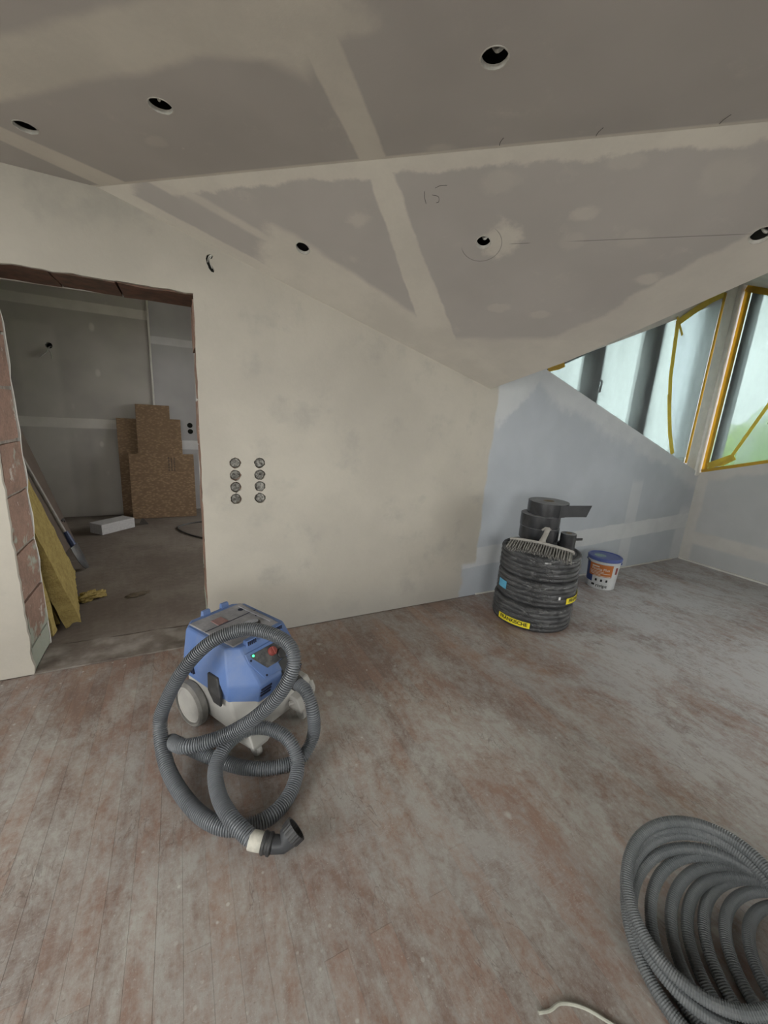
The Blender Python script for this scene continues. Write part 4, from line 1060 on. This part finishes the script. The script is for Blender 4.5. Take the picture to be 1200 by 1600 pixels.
# hose, given in room coordinates
HOSE = [(0.402,1.543,0.270), (0.430,1.475,0.265), (0.445,1.418,0.200), (0.443,1.402,0.090), (0.380,1.365,0.035), (0.274,1.365,0.030), (0.156,1.415,0.030), (0.043,1.515,0.032), (-0.046,1.601,0.040), (-0.100,1.600,0.090), (-0.058,1.486,0.150), (0.021,1.450,0.170), (0.114,1.429,0.200), (0.207,1.396,0.270), (0.296,1.370,0.370), (0.352,1.383,0.470), (0.347,1.438,0.530), (0.281,1.516,0.555), (0.189,1.577,0.555), (0.067,1.604,0.510), (-0.037,1.622,0.400), (-0.110,1.636,0.260), (-0.138,1.618,0.160), (-0.113,1.485,0.070), (-0.044,1.332,0.032), (0.034,1.217,0.030), (0.119,1.165,0.030), (0.215,1.165,0.030), (0.301,1.226,0.030), (0.353,1.313,0.060), (0.336,1.382,0.120), (0.270,1.445,0.150), (0.187,1.476,0.150), (0.102,1.451,0.130), (0.053,1.383,0.100), (0.055,1.272,0.085), (0.087,1.163,0.085), (0.128,1.099,0.070), (0.145,1.080,0.062)]
VM = (Matrix.Translation(VO) @ Matrix.Rotation(VR, 4, 'Z')).inverted()
def vloc(p): return VM @ Vector(p)
hs_ = ribbed([vloc(p) for p in HOSE], 0.0280, 0.0060, 0.0084, 16).build('hose', M_HOSE, vac, True, 0, 2, 30)
i0 = vloc(HOSE[0]); i1 = vloc(HOSE[1])
MB().tube([Vector((0.045, -0.295, 0.262)), i0 * 0.5 + Vector((0.045, -0.295, 0.262)) * 0.5, i0, i0 + (i1 - i0) * 0.25], 0.031, 18, True, None, [0.036, 0.034, 0.033, 0.031]).build('inlet_elbow', M_BLACK, vac, True)
# tape wrap, cuff and round brush at the free end
e0 = Vector(HOSE[-1]); dn = Vector((0.86, -0.49, -0.13)).normalized()
MB().tube([vloc(e0 + dn * a) for a in (-0.012, 0.0, 0.022, 0.034)], 0.03, 18, True, None, [0.0285, 0.0295, 0.0295, 0.028]).build('tape_wrap', plain('cream_tape', (0.52, 0.50, 0.44), (0.40, 0.385, 0.34), 30, 0.8, 0.2, 0.4), hs_, True)
cz = [(0.030, 0.030), (0.034, 0.0345), (0.040, 0.0345), (0.043, 0.031), (0.050, 0.031), (0.053, 0.034), (0.060, 0.034), (0.064, 0.028)]
MB().tube([vloc(e0 + dn * a) for a, _ in cz], 0.03, 20, True, None, [r for _, r in cz]).build('cuff', M_BLACK, hs_, True)
n0 = e0 + dn * 0.060; n1 = e0 + dn * 0.092 + Vector((0.006, 0.006, -0.002)); bd = Vector((0.80, 0.12, 0.52)).normalized()
n2 = n1 + bd * 0.034
nz_ = MB().tube([vloc(p) for p in (n0, n0 * 0.5 + n1 * 0.5, n1, n1 * 0.5 + n2 * 0.5, n2)], 0.03, 20, True, None, [0.027, 0.027, 0.028, 0.033, 0.037]).build('nozzle', plain('grey_nozzle', (0.055, 0.057, 0.062), None, 20, 0.45), hs_, True)
bru = MB()
e_u = bd.cross(Vector((0, 0, 1))).normalized(); e_w = bd.cross(e_u)
ring = lambda rad, d: [vloc(n2 + bd * d + (e_u * math.cos(2 * PI * j / 48) + e_w * math.sin(2 * PI * j / 48)) * (rad + (0.0012 if j % 2 else 0))) for j in range(48)]
bru.loft([ring(0.0375, -0.004), ring(0.0385, 0.0), ring(0.0405, 0.026), ring(0.034, 0.026), ring(0.031, 0.002)], False, False)
bru.add(ring(0.0312, 0.003), [tuple(range(48))])
bru.build('brush_ring', M_BLACK, hs_)

# ------------------------------------------------------------------ shrink-wrapped conduit coils
M_COND = plain('black_conduit', (0.020, 0.020, 0.022), (0.034, 0.034, 0.037), 18, 0.45, 0.4)
def wrap_mat():
    m = Mat('shrink_film', 0.12, 0.8)
    n = m.noise(26, 5, 0.7, obj=True); cr = (m.noise(9, 4, 0.6, (1, 1, 2.2), obj=True, dist=1.2) - 0.5).abs().below(0.018, 0.014)
    dusty = m.noise(5, 4, 0.6, obj=True).step(0.42, 0.75)
    m.color(m.mix(cr, (0.42, 0.42, 0.42), (0.62, 0.62, 0.62)))
    tr = m.t.nodes.new('ShaderNodeBsdfTransparent'); tr.inputs[0].default_value = (0.93, 0.94, 0.95, 1)
    mx = m.t.nodes.new('ShaderNodeMixShader'); out = m.t.nodes['Material Output']
    fac = (dusty * 0.08 + cr * 0.12 + 0.07).clamp()
    m.t.links.new(fac.k, mx.inputs[0]); m.t.links.new(tr.outputs[0], mx.inputs[1]); m.t.links.new(m.b.outputs[0], mx.inputs[2]); m.t.links.new(mx.outputs[0], out.inputs[0])
    m.bump(n, 0.25, 0.003); return m.m
M_WRAP = wrap_mat()
M_YEL = plain('yellow_label', (0.78, 0.66, 0.03), (0.74, 0.62, 0.03), 10, 0.5)
M_PRINT = plain('black_print', (0.015, 0.015, 0.015), None, 10, 0.6)
RC, HC, TC = 0.285, 0.182, 0.034
def coil_meshes():
    m = MB(); rt = 0.0175
    ringsets = [(RC - rt, z) for z in [rt + 0.036 * k_ for k_ in range(5)]] + [(RC - rt - 0.035, rt + 0.036 * 4), (RC - rt - 0.070, rt + 0.036 * 4), (RC - rt - 0.105, rt + 0.036 * 4), (RC - rt - 0.105, rt + 0.036 * 3), (RC - rt - 0.105, rt + 0.036 * 2), (RC - rt - 0.105, rt), (RC - rt - 0.105, rt + 0.036), (RC - rt - 0.035, rt), (RC - rt - 0.07, rt)]
    for R_, z in ringsets:
        L = 2 * PI * R_; n = int(L / 0.0085) * 2
        pts = [(R_ * math.cos(2 * PI * i / n), R_ * math.sin(2 * PI * i / n), z) for i in range(n)]
        m.tube(pts, rt, 8, False, None, [rt if i % 2 else rt - 0.0022 for i in range(n)], True)
    me = bpy.data.meshes.new('conduit'); me.from_pydata(m.v, [], m.f); me.materials.append(M_COND)
    f = MB(); b = 0.012; ro, ri = RC + 0.004, RC - 0.145; h = HC
    n = 96; prof = [(ri, 0.02), (ri + 0.02, -0.0005), (ro - 0.03, -0.0005), (ro - 0.006, 0.012), (ro, 0.04), (ro + 0.001, h * 0.5), (ro, h - 0.035), (ro - 0.008, h - 0.008), (ro - 0.035, h + 0.0015), (ri + 0.03, h + 0.0015), (ri, h - 0.02)]
    rings = []
    for r, z in prof:
        rings.append([((r + 0.004 * noise.noise(Vector((math.cos(2 * PI * j / n) * 6, math.sin(2 * PI * j / n) * 6, z * 14)))) * math.cos(2 * PI * j / n), (r + 0.004 * noise.noise(Vector((math.cos(2 * PI * j / n) * 6, math.sin(2 * PI * j / n) * 6, z * 14)))) * math.sin(2 * PI * j / n), z) for j in range(n)])
    f.loft(rings, False, False, None, True)
    mf = bpy.data.meshes.new('shrink_film'); mf.from_pydata(f.v, [], f.f); mf.materials.append(M_WRAP)
    mf.polygons.foreach_set('use_smooth', [True] * len(mf.polygons))
    return me, mf
me_c, me_f = coil_meshes()
def cyl_map(R_, a0, z0, slant=0.0):
    return lambda u, v: Vector((R_ * math.cos(a0 + u / R_), R_ * math.sin(a0 + u / R_), z0 + v + slant * u))
def cyl_patch(name, R_, a0, a1, z0, z1, mat, par, n=16, th=0.001, slant=0.0):
    vs, fs = [], []
    for i in range(n + 1):
        a = a0 + (a1 - a0) * i / n; dz = slant * (a - (a0 + a1) / 2) * R_
        for rr, zz in ((R_, z0), (R_, z1), (R_ + th, z1), (R_ + th, z0)): vs.append((rr * math.cos(a), rr * math.sin(a), zz + dz))
    for i in range(n):
        for k_ in range(4): fs.append((i * 4 + k_, i * 4 + (k_ + 1) % 4, i * 4 + 4 + (k_ + 1) % 4, i * 4 + 4 + k_))
    fs += [(3, 2, 1, 0), tuple(n * 4 + k_ for k_ in range(4))]
    return MB().add(vs, fs).build(name, mat, par)
def coil(loc, label):
    c = empty('conduit_coil', loc); tag(c, label, 'conduit coil', 'three shrink-wrapped conduit coils')
    a = bpy.data.objects.new('conduit', me_c); COL.objects.link(a); a.parent = c
    b = bpy.data.objects.new('shrink_film', me_f); COL.objects.link(b); b.parent = c
    return c
D2 = math.radians
k1 = coil((2.375, 2.02, 0.002), 'bottom shrink-wrapped black conduit coil with a full yellow name label')
k2 = coil((2.395, 2.025, 0.188), 'middle shrink-wrapped black conduit coil with a blue tag')
k3 = coil((2.405, 2.035, 0.374), 'top shrink-wrapped black conduit coil carrying the tape rolls')
Rl = RC + 0.0085
l1 = cyl_patch('name_label', Rl, D2(174), D2(223), 0.026, 0.070, M_YEL, k1)
mobj('lettering', text_mesh('FRÄNKISCHE', 0.0375, cyl_map(Rl + 0.0016, D2(198.5), 0.049), 0.0012), M_PRINT, l1)
l2 = cyl_patch('name_label', Rl, D2(268), D2(320), 0.036, 0.080, M_YEL, k2)
mobj('lettering', text_mesh('FRÄNKISCHE', 0.0375, cyl_map(Rl + 0.0016, D2(294), 0.059), 0.0012), M_PRINT, l2)
cyl_patch('blue_tag', Rl + .001, D2(160), D2(178), 0.065, 0.125, plain('blue_tag', (0.10, 0.36, 0.55), (0.12, 0.40, 0.58), 20, 0.5), k2, 8)
cyl_patch('white_tag', Rl, D2(254), D2(257), 0.075, 0.098, plain('white_tag', (0.7, 0.7, 0.7), None, 20, 0.5), k2, 3)
cyl_patch('white_print', Rl, D2(228), D2(236), 0.146, 0.156, plain('white_print', (0.5, 0.5, 0.5), (0.1, 0.1, 0.1), 60, 0.6), k3, 5)

# rolls of sealing tape
M_ROLL = plain('dark_tape', (0.022, 0.023, 0.026), (0.036, 0.038, 0.042), 9, 0.25, 0.5)
M_ROLLF = plain('dusty_roll_face', (0.27, 0.275, 0.285), (0.21, 0.215, 0.225), 12, 0.7, 0.3)
GR = 'tape rolls on the conduit coils'
def roll(label, x_, y_, z, r, h, ri=0.038, tilt=(0, 0)):
    o = empty('tape_roll', (x_, y_, z)); o.rotation_euler = (tilt[0], tilt[1], 0)
    MB().lathe([(ri, 0), (r, 0), (r + 0.001, h * 0.5), (r, h), (ri, h)], 56, None, True).build('winding', M_ROLL, o, True)
    MB().lathe([(ri + 0.001, h - 0.001), (r - 0.002, h - 0.001), (r - 0.002, h + 0.0012), (ri + 0.001, h + 0.0012)], 56, None, True).build('side_face', M_ROLLF, o)
    MB().lathe([(ri - 0.004, 0.001), (ri, 0.001), (ri, h + 0.003), (ri - 0.004, h + 0.003)], 32, None, True).build('core', plain('card_core', (0.2, 0.17, 0.13), None, 20, 0.8), o)
    tag(o, label, 'tape roll', GR); return o
zt = 0.374 + HC + 0.004
r4 = roll('wide dark tape roll at the foot of the roll stack, behind the brush', 2.385, 2.085, zt, 0.115, 0.066)
r3 = roll('dark tape roll third from the top of the stack', 2.375, 2.055, zt + 0.0680, 0.14, 0.09)
r2 = roll('dark shiny tape roll second from the top of the stack', 2.375, 2.06, zt + 0.1620, 0.14, 0.09)
r1 = roll('topmost large tape roll with a loose flat end sticking out', 2.42, 2.045, zt + 0.2560, 0.143, 0.092)
tl = []
for a in range(0, 6): tl.append((0.143 * math.cos(D2(-105 + a * 9)), 0.143 * math.sin(D2(-105 + a * 9)), 0.046))
tl += [(0.19, -0.20 + 0.03, 0.047), (0.25, -0.21, 0.046)]
tl = [(-0.02, -0.1435, 0.046), (0.05, -0.1440, 0.046), (0.11, -0.1455, 0.046), (0.17, -0.15, 0.046), (0.235, -0.156, 0.046)]
vs, fs = [], []
for i, p in enumerate(tl):
    lean = 0.018 if i == len(tl) - 1 else 0.0
    for dy, z, sx_ in ((0, 0.003, -lean), (0, 0.089, lean), (-0.0015, 0.089, lean), (-0.0015, 0.003, -lean)): vs.append((p[0] + sx_, p[1] + dy, z))
for i in range(len(tl) - 1):
    for k_ in range(4): fs.append((i * 4 + k_, i * 4 + (k_ + 1) % 4, i * 4 + 4 + (k_ + 1) % 4, i * 4 + 4 + k_))
fs += [(3, 2, 1, 0), tuple((len(tl) - 1) * 4 + k_ for k_ in range(4))]
te = MB().add(vs, fs).build('loose_end', M_ROLL, r1); te.rotation_euler = (0, 0, D2(-8))
r5 = roll('small tape roll lying low beside the stack, towards the bucket', 2.500, 1.900, zt, 0.060, 0.062, 0.024)
r6 = roll('small tape roll on top of another, towards the bucket', 2.490, 1.885, zt + 0.064, 0.054, 0.075, 0.022)
MB().add([(0.040, -0.034, 0.045), (0.080, -0.060, 0.050), (0.086, -0.055, 0.030), (0.042, -0.033, 0.025)], [(0, 1, 2, 3), (3, 2, 1, 0)]).build('loose_end', M_BLACK, r6)

# broom head laid on the coils
M_BRUSH = plain('dusty_broom', (0.34, 0.325, 0.30), (0.27, 0.26, 0.24), 20, 0.9, 0.2)
M_BRIST = plain('dusty_bristles', (0.22, 0.215, 0.20), (0.15, 0.145, 0.135), 60, 0.9, 0.2)
pL = Vector((2.096, 2.045, 0.658)); pR = Vector((2.270, 1.650, 0.668))
bc = (pL + pR) / 2; ax = (pR - pL); blen = ax.length; ax.normalize()
dwn = Vector((-0.52, -0.30, -0.80)); dwn = (dwn - ax * dwn.dot(ax)).normalized(); thk = ax.cross(dwn).normalized()
BM_ = Matrix((ax, thk, dwn)).transposed().to_4x4(); BM_.translation = bc
bh = empty('broom_head', bc)
BI = Matrix.Translation(-bc) @ BM_
m = MB(); rings = []
for i in range(13):
    t_ = i / 12 * 2 - 1; hw = 0.032 * (1 - 0.35 * abs(t_) ** 4); bow = 0.012 * t_ * t_
    rings.append([(t_ * blen / 2, -hw, bow + 0.0), (t_ * blen / 2, hw, bow + 0.0), (t_ * blen / 2, hw * 0.9, bow + 0.016), (t_ * blen / 2, -hw * 0.9, bow + 0.016)])
m.loft(rings, True, True, BI).build('head_bar', M_BRUSH, bh, True, 0.003)
bb_ = MB(); rbr = random.Random(4)
for i in range(24):
    for j in (-1, 0, 1):
        t_ = (i + 0.5) / 24 * 2 - 1; x0_ = t_ * blen / 2 * 0.97; bow = 0.012 * t_ * t_
        sx_ = x0_ * 1.05 + rbr.uniform(-0.004, 0.004); y0_ = j * 0.018; y1_ = j * 0.026 + rbr.uniform(-0.003, 0.003); L = 0.085 + rbr.uniform(-0.006, 0.003)
        bb_.loft([[(x0_ - 0.0032, y0_ - 0.004, bow + 0.014), (x0_ + 0.0032, y0_ - 0.004, bow + 0.014), (x0_ + 0.0032, y0_ + 0.004, bow + 0.014), (x0_ - 0.0032, y0_ + 0.004, bow + 0.014)],
                  [(sx_ - 0.0046, y1_ - 0.006, bow + L), (sx_ + 0.0046, y1_ - 0.006, bow + L), (sx_ + 0.0046, y1_ + 0.006, bow + L), (sx_ - 0.0046, y1_ + 0.006, bow + L)]], False, True, BI)
bo = bb_.build('bristles', M_BRIST, bh); bo['kind'] = 'stuff'
st_ = [(0.0, 0.0, 0.006), (0.0, 0.0, -0.03), (0.004, 0.004, -0.075), (0.006, 0.006, -0.118)]
MB().tube([BI @ Vector(p) for p in st_], 0.016, 14, True, None, [0.030, 0.018, 0.0165, 0.018]).build('pole_socket', M_BRUSH, bh, True)
MB().tube([BI @ Vector(p) for p in ((-0.030, 0.006, -0.098), (-0.012, 0.006, -0.120), (0.012, 0.006, -0.122), (0.024, 0.006, -0.112))], 0.008, 8).build('socket_lip', M_BRUSH, bh, True)
tag(bh, 'dusty grey broom head without pole lying bristles down on the top coil', 'broom head')

# ------------------------------------------------------------------ bucket
M_PAIL = plain('white_pail', (0.56, 0.57, 0.58), (0.50, 0.51, 0.52), 8, 0.4, 0.4, dust=0.12)
M_LID = plain('blue_lid', (0.075, 0.105, 0.30), (0.09, 0.12, 0.32), 8, 0.4, 0.4, dust=0.15, dustc=(0.3, 0.33, 0.45))
M_NAVY = plain('navy_print', (0.03, 0.05, 0.16), (0.035, 0.055, 0.17), 8, 0.45)
M_ORNG = plain('orange_print', (0.42, 0.13, 0.035), (0.45, 0.15, 0.04), 8, 0.45)
M_WPR = plain('pale_print', (0.62, 0.55, 0.48), None, 8, 0.5)
bk = empty('paint_bucket', (3.50, 2.225, 0.001))
RB0, RB1, HB = 0.120, 0.133, 0.295
MB().lathe([(RB0 - 0.006, 0), (RB0, 0.005), (RB1, HB - 0.05), (RB1 + 0.004, HB - 0.045), (RB1 + 0.004, HB - 0.03), (RB1, HB - 0.028), (RB1, HB)], 56).build('pail', M_PAIL, bk, True)
ld = MB().lathe([(RB1 + 0.008, HB - 0.022), (RB1 + 0.012, HB - 0.018), (RB1 + 0.013, HB + 0.004), (RB1 + 0.008, HB + 0.010), (RB1 - 0.002, HB + 0.010), (RB1 - 0.006, HB + 0.003), (0.001, HB + 0.002)], 56).build('lid', M_LID, bk, True)
MB().lathe([(0.05, HB + 0.0025), (0.05, HB + 0.0035), (0.001, HB + 0.0036)], 30, Matrix.Translation((-0.03, 0.03, 0))).build('lid_print', plain('green_smear', (0.30, 0.42, 0.36), (0.22, 0.30, 0.36), 25, 0.6), ld)
def pr_at(z): return RB0 + (RB1 - RB0) * z / (HB - 0.05) + 0.0008
def cone_patch(name, a0, a1, z0, z1, mat, par, lift=0.0, n=20):
    vs, fs = [], []
    for i in range(n + 1):
        a = a0 + (a1 - a0) * i / n
        for zz, e in ((z0, 0), (z1, 0), (z1, 0.0007), (z0, 0.0007)): r = pr_at(zz) + lift + e; vs.append((r * math.cos(a), r * math.sin(a), zz))
    for i in range(n):
        for k_ in range(4): fs.append((i * 4 + k_, i * 4 + (k_ + 1) % 4, i * 4 + 4 + (k_ + 1) % 4, i * 4 + 4 + k_))
    fs += [(3, 2, 1, 0), tuple(n * 4 + k_ for k_ in range(4))]
    return MB().add(vs, fs).build(name, mat, par)
def cone_map(a0, z0, lift=0.0018, tilt=0.0):
    def g(u, v):
        z = z0 + v + tilt * u; r = pr_at(z) + lift; a = a0 + u / r
        return Vector((r * math.cos(a), r * math.sin(a), z))
    return g
FA_ = math.atan2(-2.225, -3.50)    # towards the viewer
cone_patch('side_print', FA_ - D2(88), FA_ - D2(35), 0.065, HB - 0.052, M_NAVY, bk)
ol = cone_patch('name_label', FA_ - D2(52), FA_ + D2(38), 0.128, HB - 0.05, M_ORNG, bk, 0.001)
mobj('lettering', text_mesh('Finatta Plus', 0.034, cone_map(FA_ - D2(7), 0.198, 0.003), 0.0006), M_WPR, ol)
for z0_, z1_, a0_, a1_ in ((0.216, 0.228, -40, -12), (0.172, 0.177, -46, 6), (0.159, 0.164, -46, 30), (0.146, 0.151, -44, -4), (0.133, 0.138, -30, 34)):
    cone_patch('small_print', FA_ + D2(a0_), FA_ + D2(a1_), z0_, z1_, M_WPR, ol, 0.0025, 10)
mobj('lettering', text_mesh('rigips', 0.046, cone_map(FA_ + D2(6), 0.038), 0.0008), M_PRINT, bk)
cone_patch('logo_mark', FA_ - D2(35), FA_ - D2(22), 0.032, 0.052, M_PRINT, bk)
for i, a in enumerate((-18, 2, 22)):
    MB().add([cone_map(FA_ + D2(a), 0.092)(0.013 * math.cos(t_ * PI / 4) * (1 if t_ % 2 else 0.6), 0.013 * math.sin(t_ * PI / 4)) for t_ in range(8)], [tuple(range(8))]).build('pictogram', M_PRINT, bk)
cone_patch('side_print', FA_ + D2(52), FA_ + D2(64), 0.16, 0.225, M_RED, bk)
MB().tube(spline([(0.140 * math.cos(FA_ + D2(a)), 0.140 * math.sin(FA_ + D2(a)), 0.252 - 0.05 * math.sin((a + 90) / 180 * PI) * 0) for a in (-93, -75, -50)], 0.01), 0.003, 6).build('handle', M_BLACK, bk, True)
for a in (-90, 90):
    MB().lathe([(0.011, 0), (0.011, 0.014)], 12, Matrix.Translation((0.132 * math.cos(FA_ + D2(a)), 0.132 * math.sin(FA_ + D2(a)), 0.252)) @ Matrix.Rotation(FA_ + D2(a), 4, 'Z') @ Matrix.Rotation(PI / 2, 4, 'Y')).build('handle_lug', M_LID, bk)
tag(bk, 'white filler bucket with blue lid and orange label standing by the wall', 'bucket')

# ------------------------------------------------------------------ big coil of grey conduit at the viewer's feet
M_PIPE = plain('grey_pipe', (0.088, 0.096, 0.10), (0.115, 0.122, 0.126), 6, 0.5, 0.4, dust=0.08)
keys = []   # centre x, y, z, radius, tilt: each turn rests on the floor on one side and on the turn below on the other
for i in range(8):
    f_ = i / 7; tl_ = 0.078 * i; r_ = 0.232 - 0.006 * f_
    z_ = 0.018 + r_ * math.sin(tl_); k_ = 1 - z_ / 1.45
    keys.append(((1.56 + (1.335 - 1.56) * f_) * k_, (0.02 + (0.268 - 0.02) * f_) * k_, z_, r_, tl_))
keys += [(1.225, 0.285, 0.170, 0.200, 0.58), (1.222, 0.308, 0.185, 0.186, 0.56), (1.222, 0.305, 0.215, 0.186, 0.56)]
_rk = random.Random(12)
keys = [(a + _rk.uniform(-0.014, 0.014), b + _rk.uniform(-0.012, 0.012), c_, d + _rk.uniform(-0.008, 0.008), e) if i < 7 else (a, b, c_, d, e) for i, (a, b, c_, d, e) in enumerate(keys)]
def key_at(u):
    i = min(int(u), len(keys) - 2); t_ = u - i; t_ = t_ * t_ * (3 - 2 * t_)
    return [a + (b - a) * t_ for a, b in zip(keys[i], keys[i + 1])]
cp_ = []
N_T = len(keys) - 1
for i in range(N_T * 24 + 1):
    u = i / 24; cx_, cy_, cz_, r_, tl_ = key_at(u); a = -2 * PI * u - 0.9
    lx, ly = r_ * math.cos(a), r_ * math.sin(a)
    wz = 0.012 * noise.noise(Vector((u * 1.7, 3, 0)))
    cp_.append((cx_ + lx * math.cos(tl_), cy_ + ly, max(0.0165, cz_ + lx * math.sin(tl_) + wz)))
pc = ribbed(cp_, 0.0160, 0.0014, 0.0056, 12).build('conduit_hose_coil', M_PIPE, None, True, 0, 2, 20)
tag(pc, 'large loose coil of grey corrugated pipe on the floor nearest the viewer', 'pipe coil')

# ------------------------------------------------------------------ small things on the floor
pts = [(0.735, 0.405, 0.004), (0.765, 0.395, 0.005), (0.800, 0.392, 0.006), (0.845, 0.365, 0.005), (0.880, 0.325, 0.004), (0.93, 0.25, 0.004), (0.95, 0.15, 0.004)]
tag(MB().tube(spline(pts, 0.01), 0.0042, 8).build('cable', plain('pale_wire', (0.42, 0.42, 0.36), None, 30, 0.5), None, True), 'pale thin cable curving over the parquet at the bottom edge', 'cable')
def chip(loc, r, mat, seed, label):
    bm = bmesh.new(); bmesh.ops.create_icosphere(bm, subdivisions=2, radius=1)
    for v in bm.verts:
        n_ = v.co.copy(); v.co = Vector((n_.x * r, n_.y * r * 0.7, n_.z * r * 0.55 + r * 0.5)) * (1 + 0.35 * noise.noise(n_ * 1.8 + Vector((seed, 0, 0))))
    me = bpy.data.meshes.new('plaster_crumb'); bm.to_mesh(me); bm.free()
    o = mobj('plaster_crumb', me, mat, None, False); o.location = loc
    tag(o, label, 'crumb', 'crumbs on the parquet'); return o
M_CH1 = plain('pale_chip', (0.55, 0.53, 0.48), None, 40, 0.9); M_CH2 = plain('brown_chip', (0.17, 0.11, 0.08), None, 40, 0.9)
chip((1.658, 0.491, 0.0), 0.009, M_CH1, 1, 'pale plaster crumb beyond the grey pipe coil, farthest from the brown one')
chip((1.711, 0.466, 0.0), 0.010, M_CH2, 3, 'dark brown crumb beyond the grey pipe coil')
chip((1.625, 0.459, 0.0), 0.006, M_CH2, 5, 'tiny brown crumb close to the grey pipe coil')
chip((1.318, 0.545, 0.0), 0.005, M_CH1, 7, 'tiny pale crumb on the parquet just past the outer pipe loop')
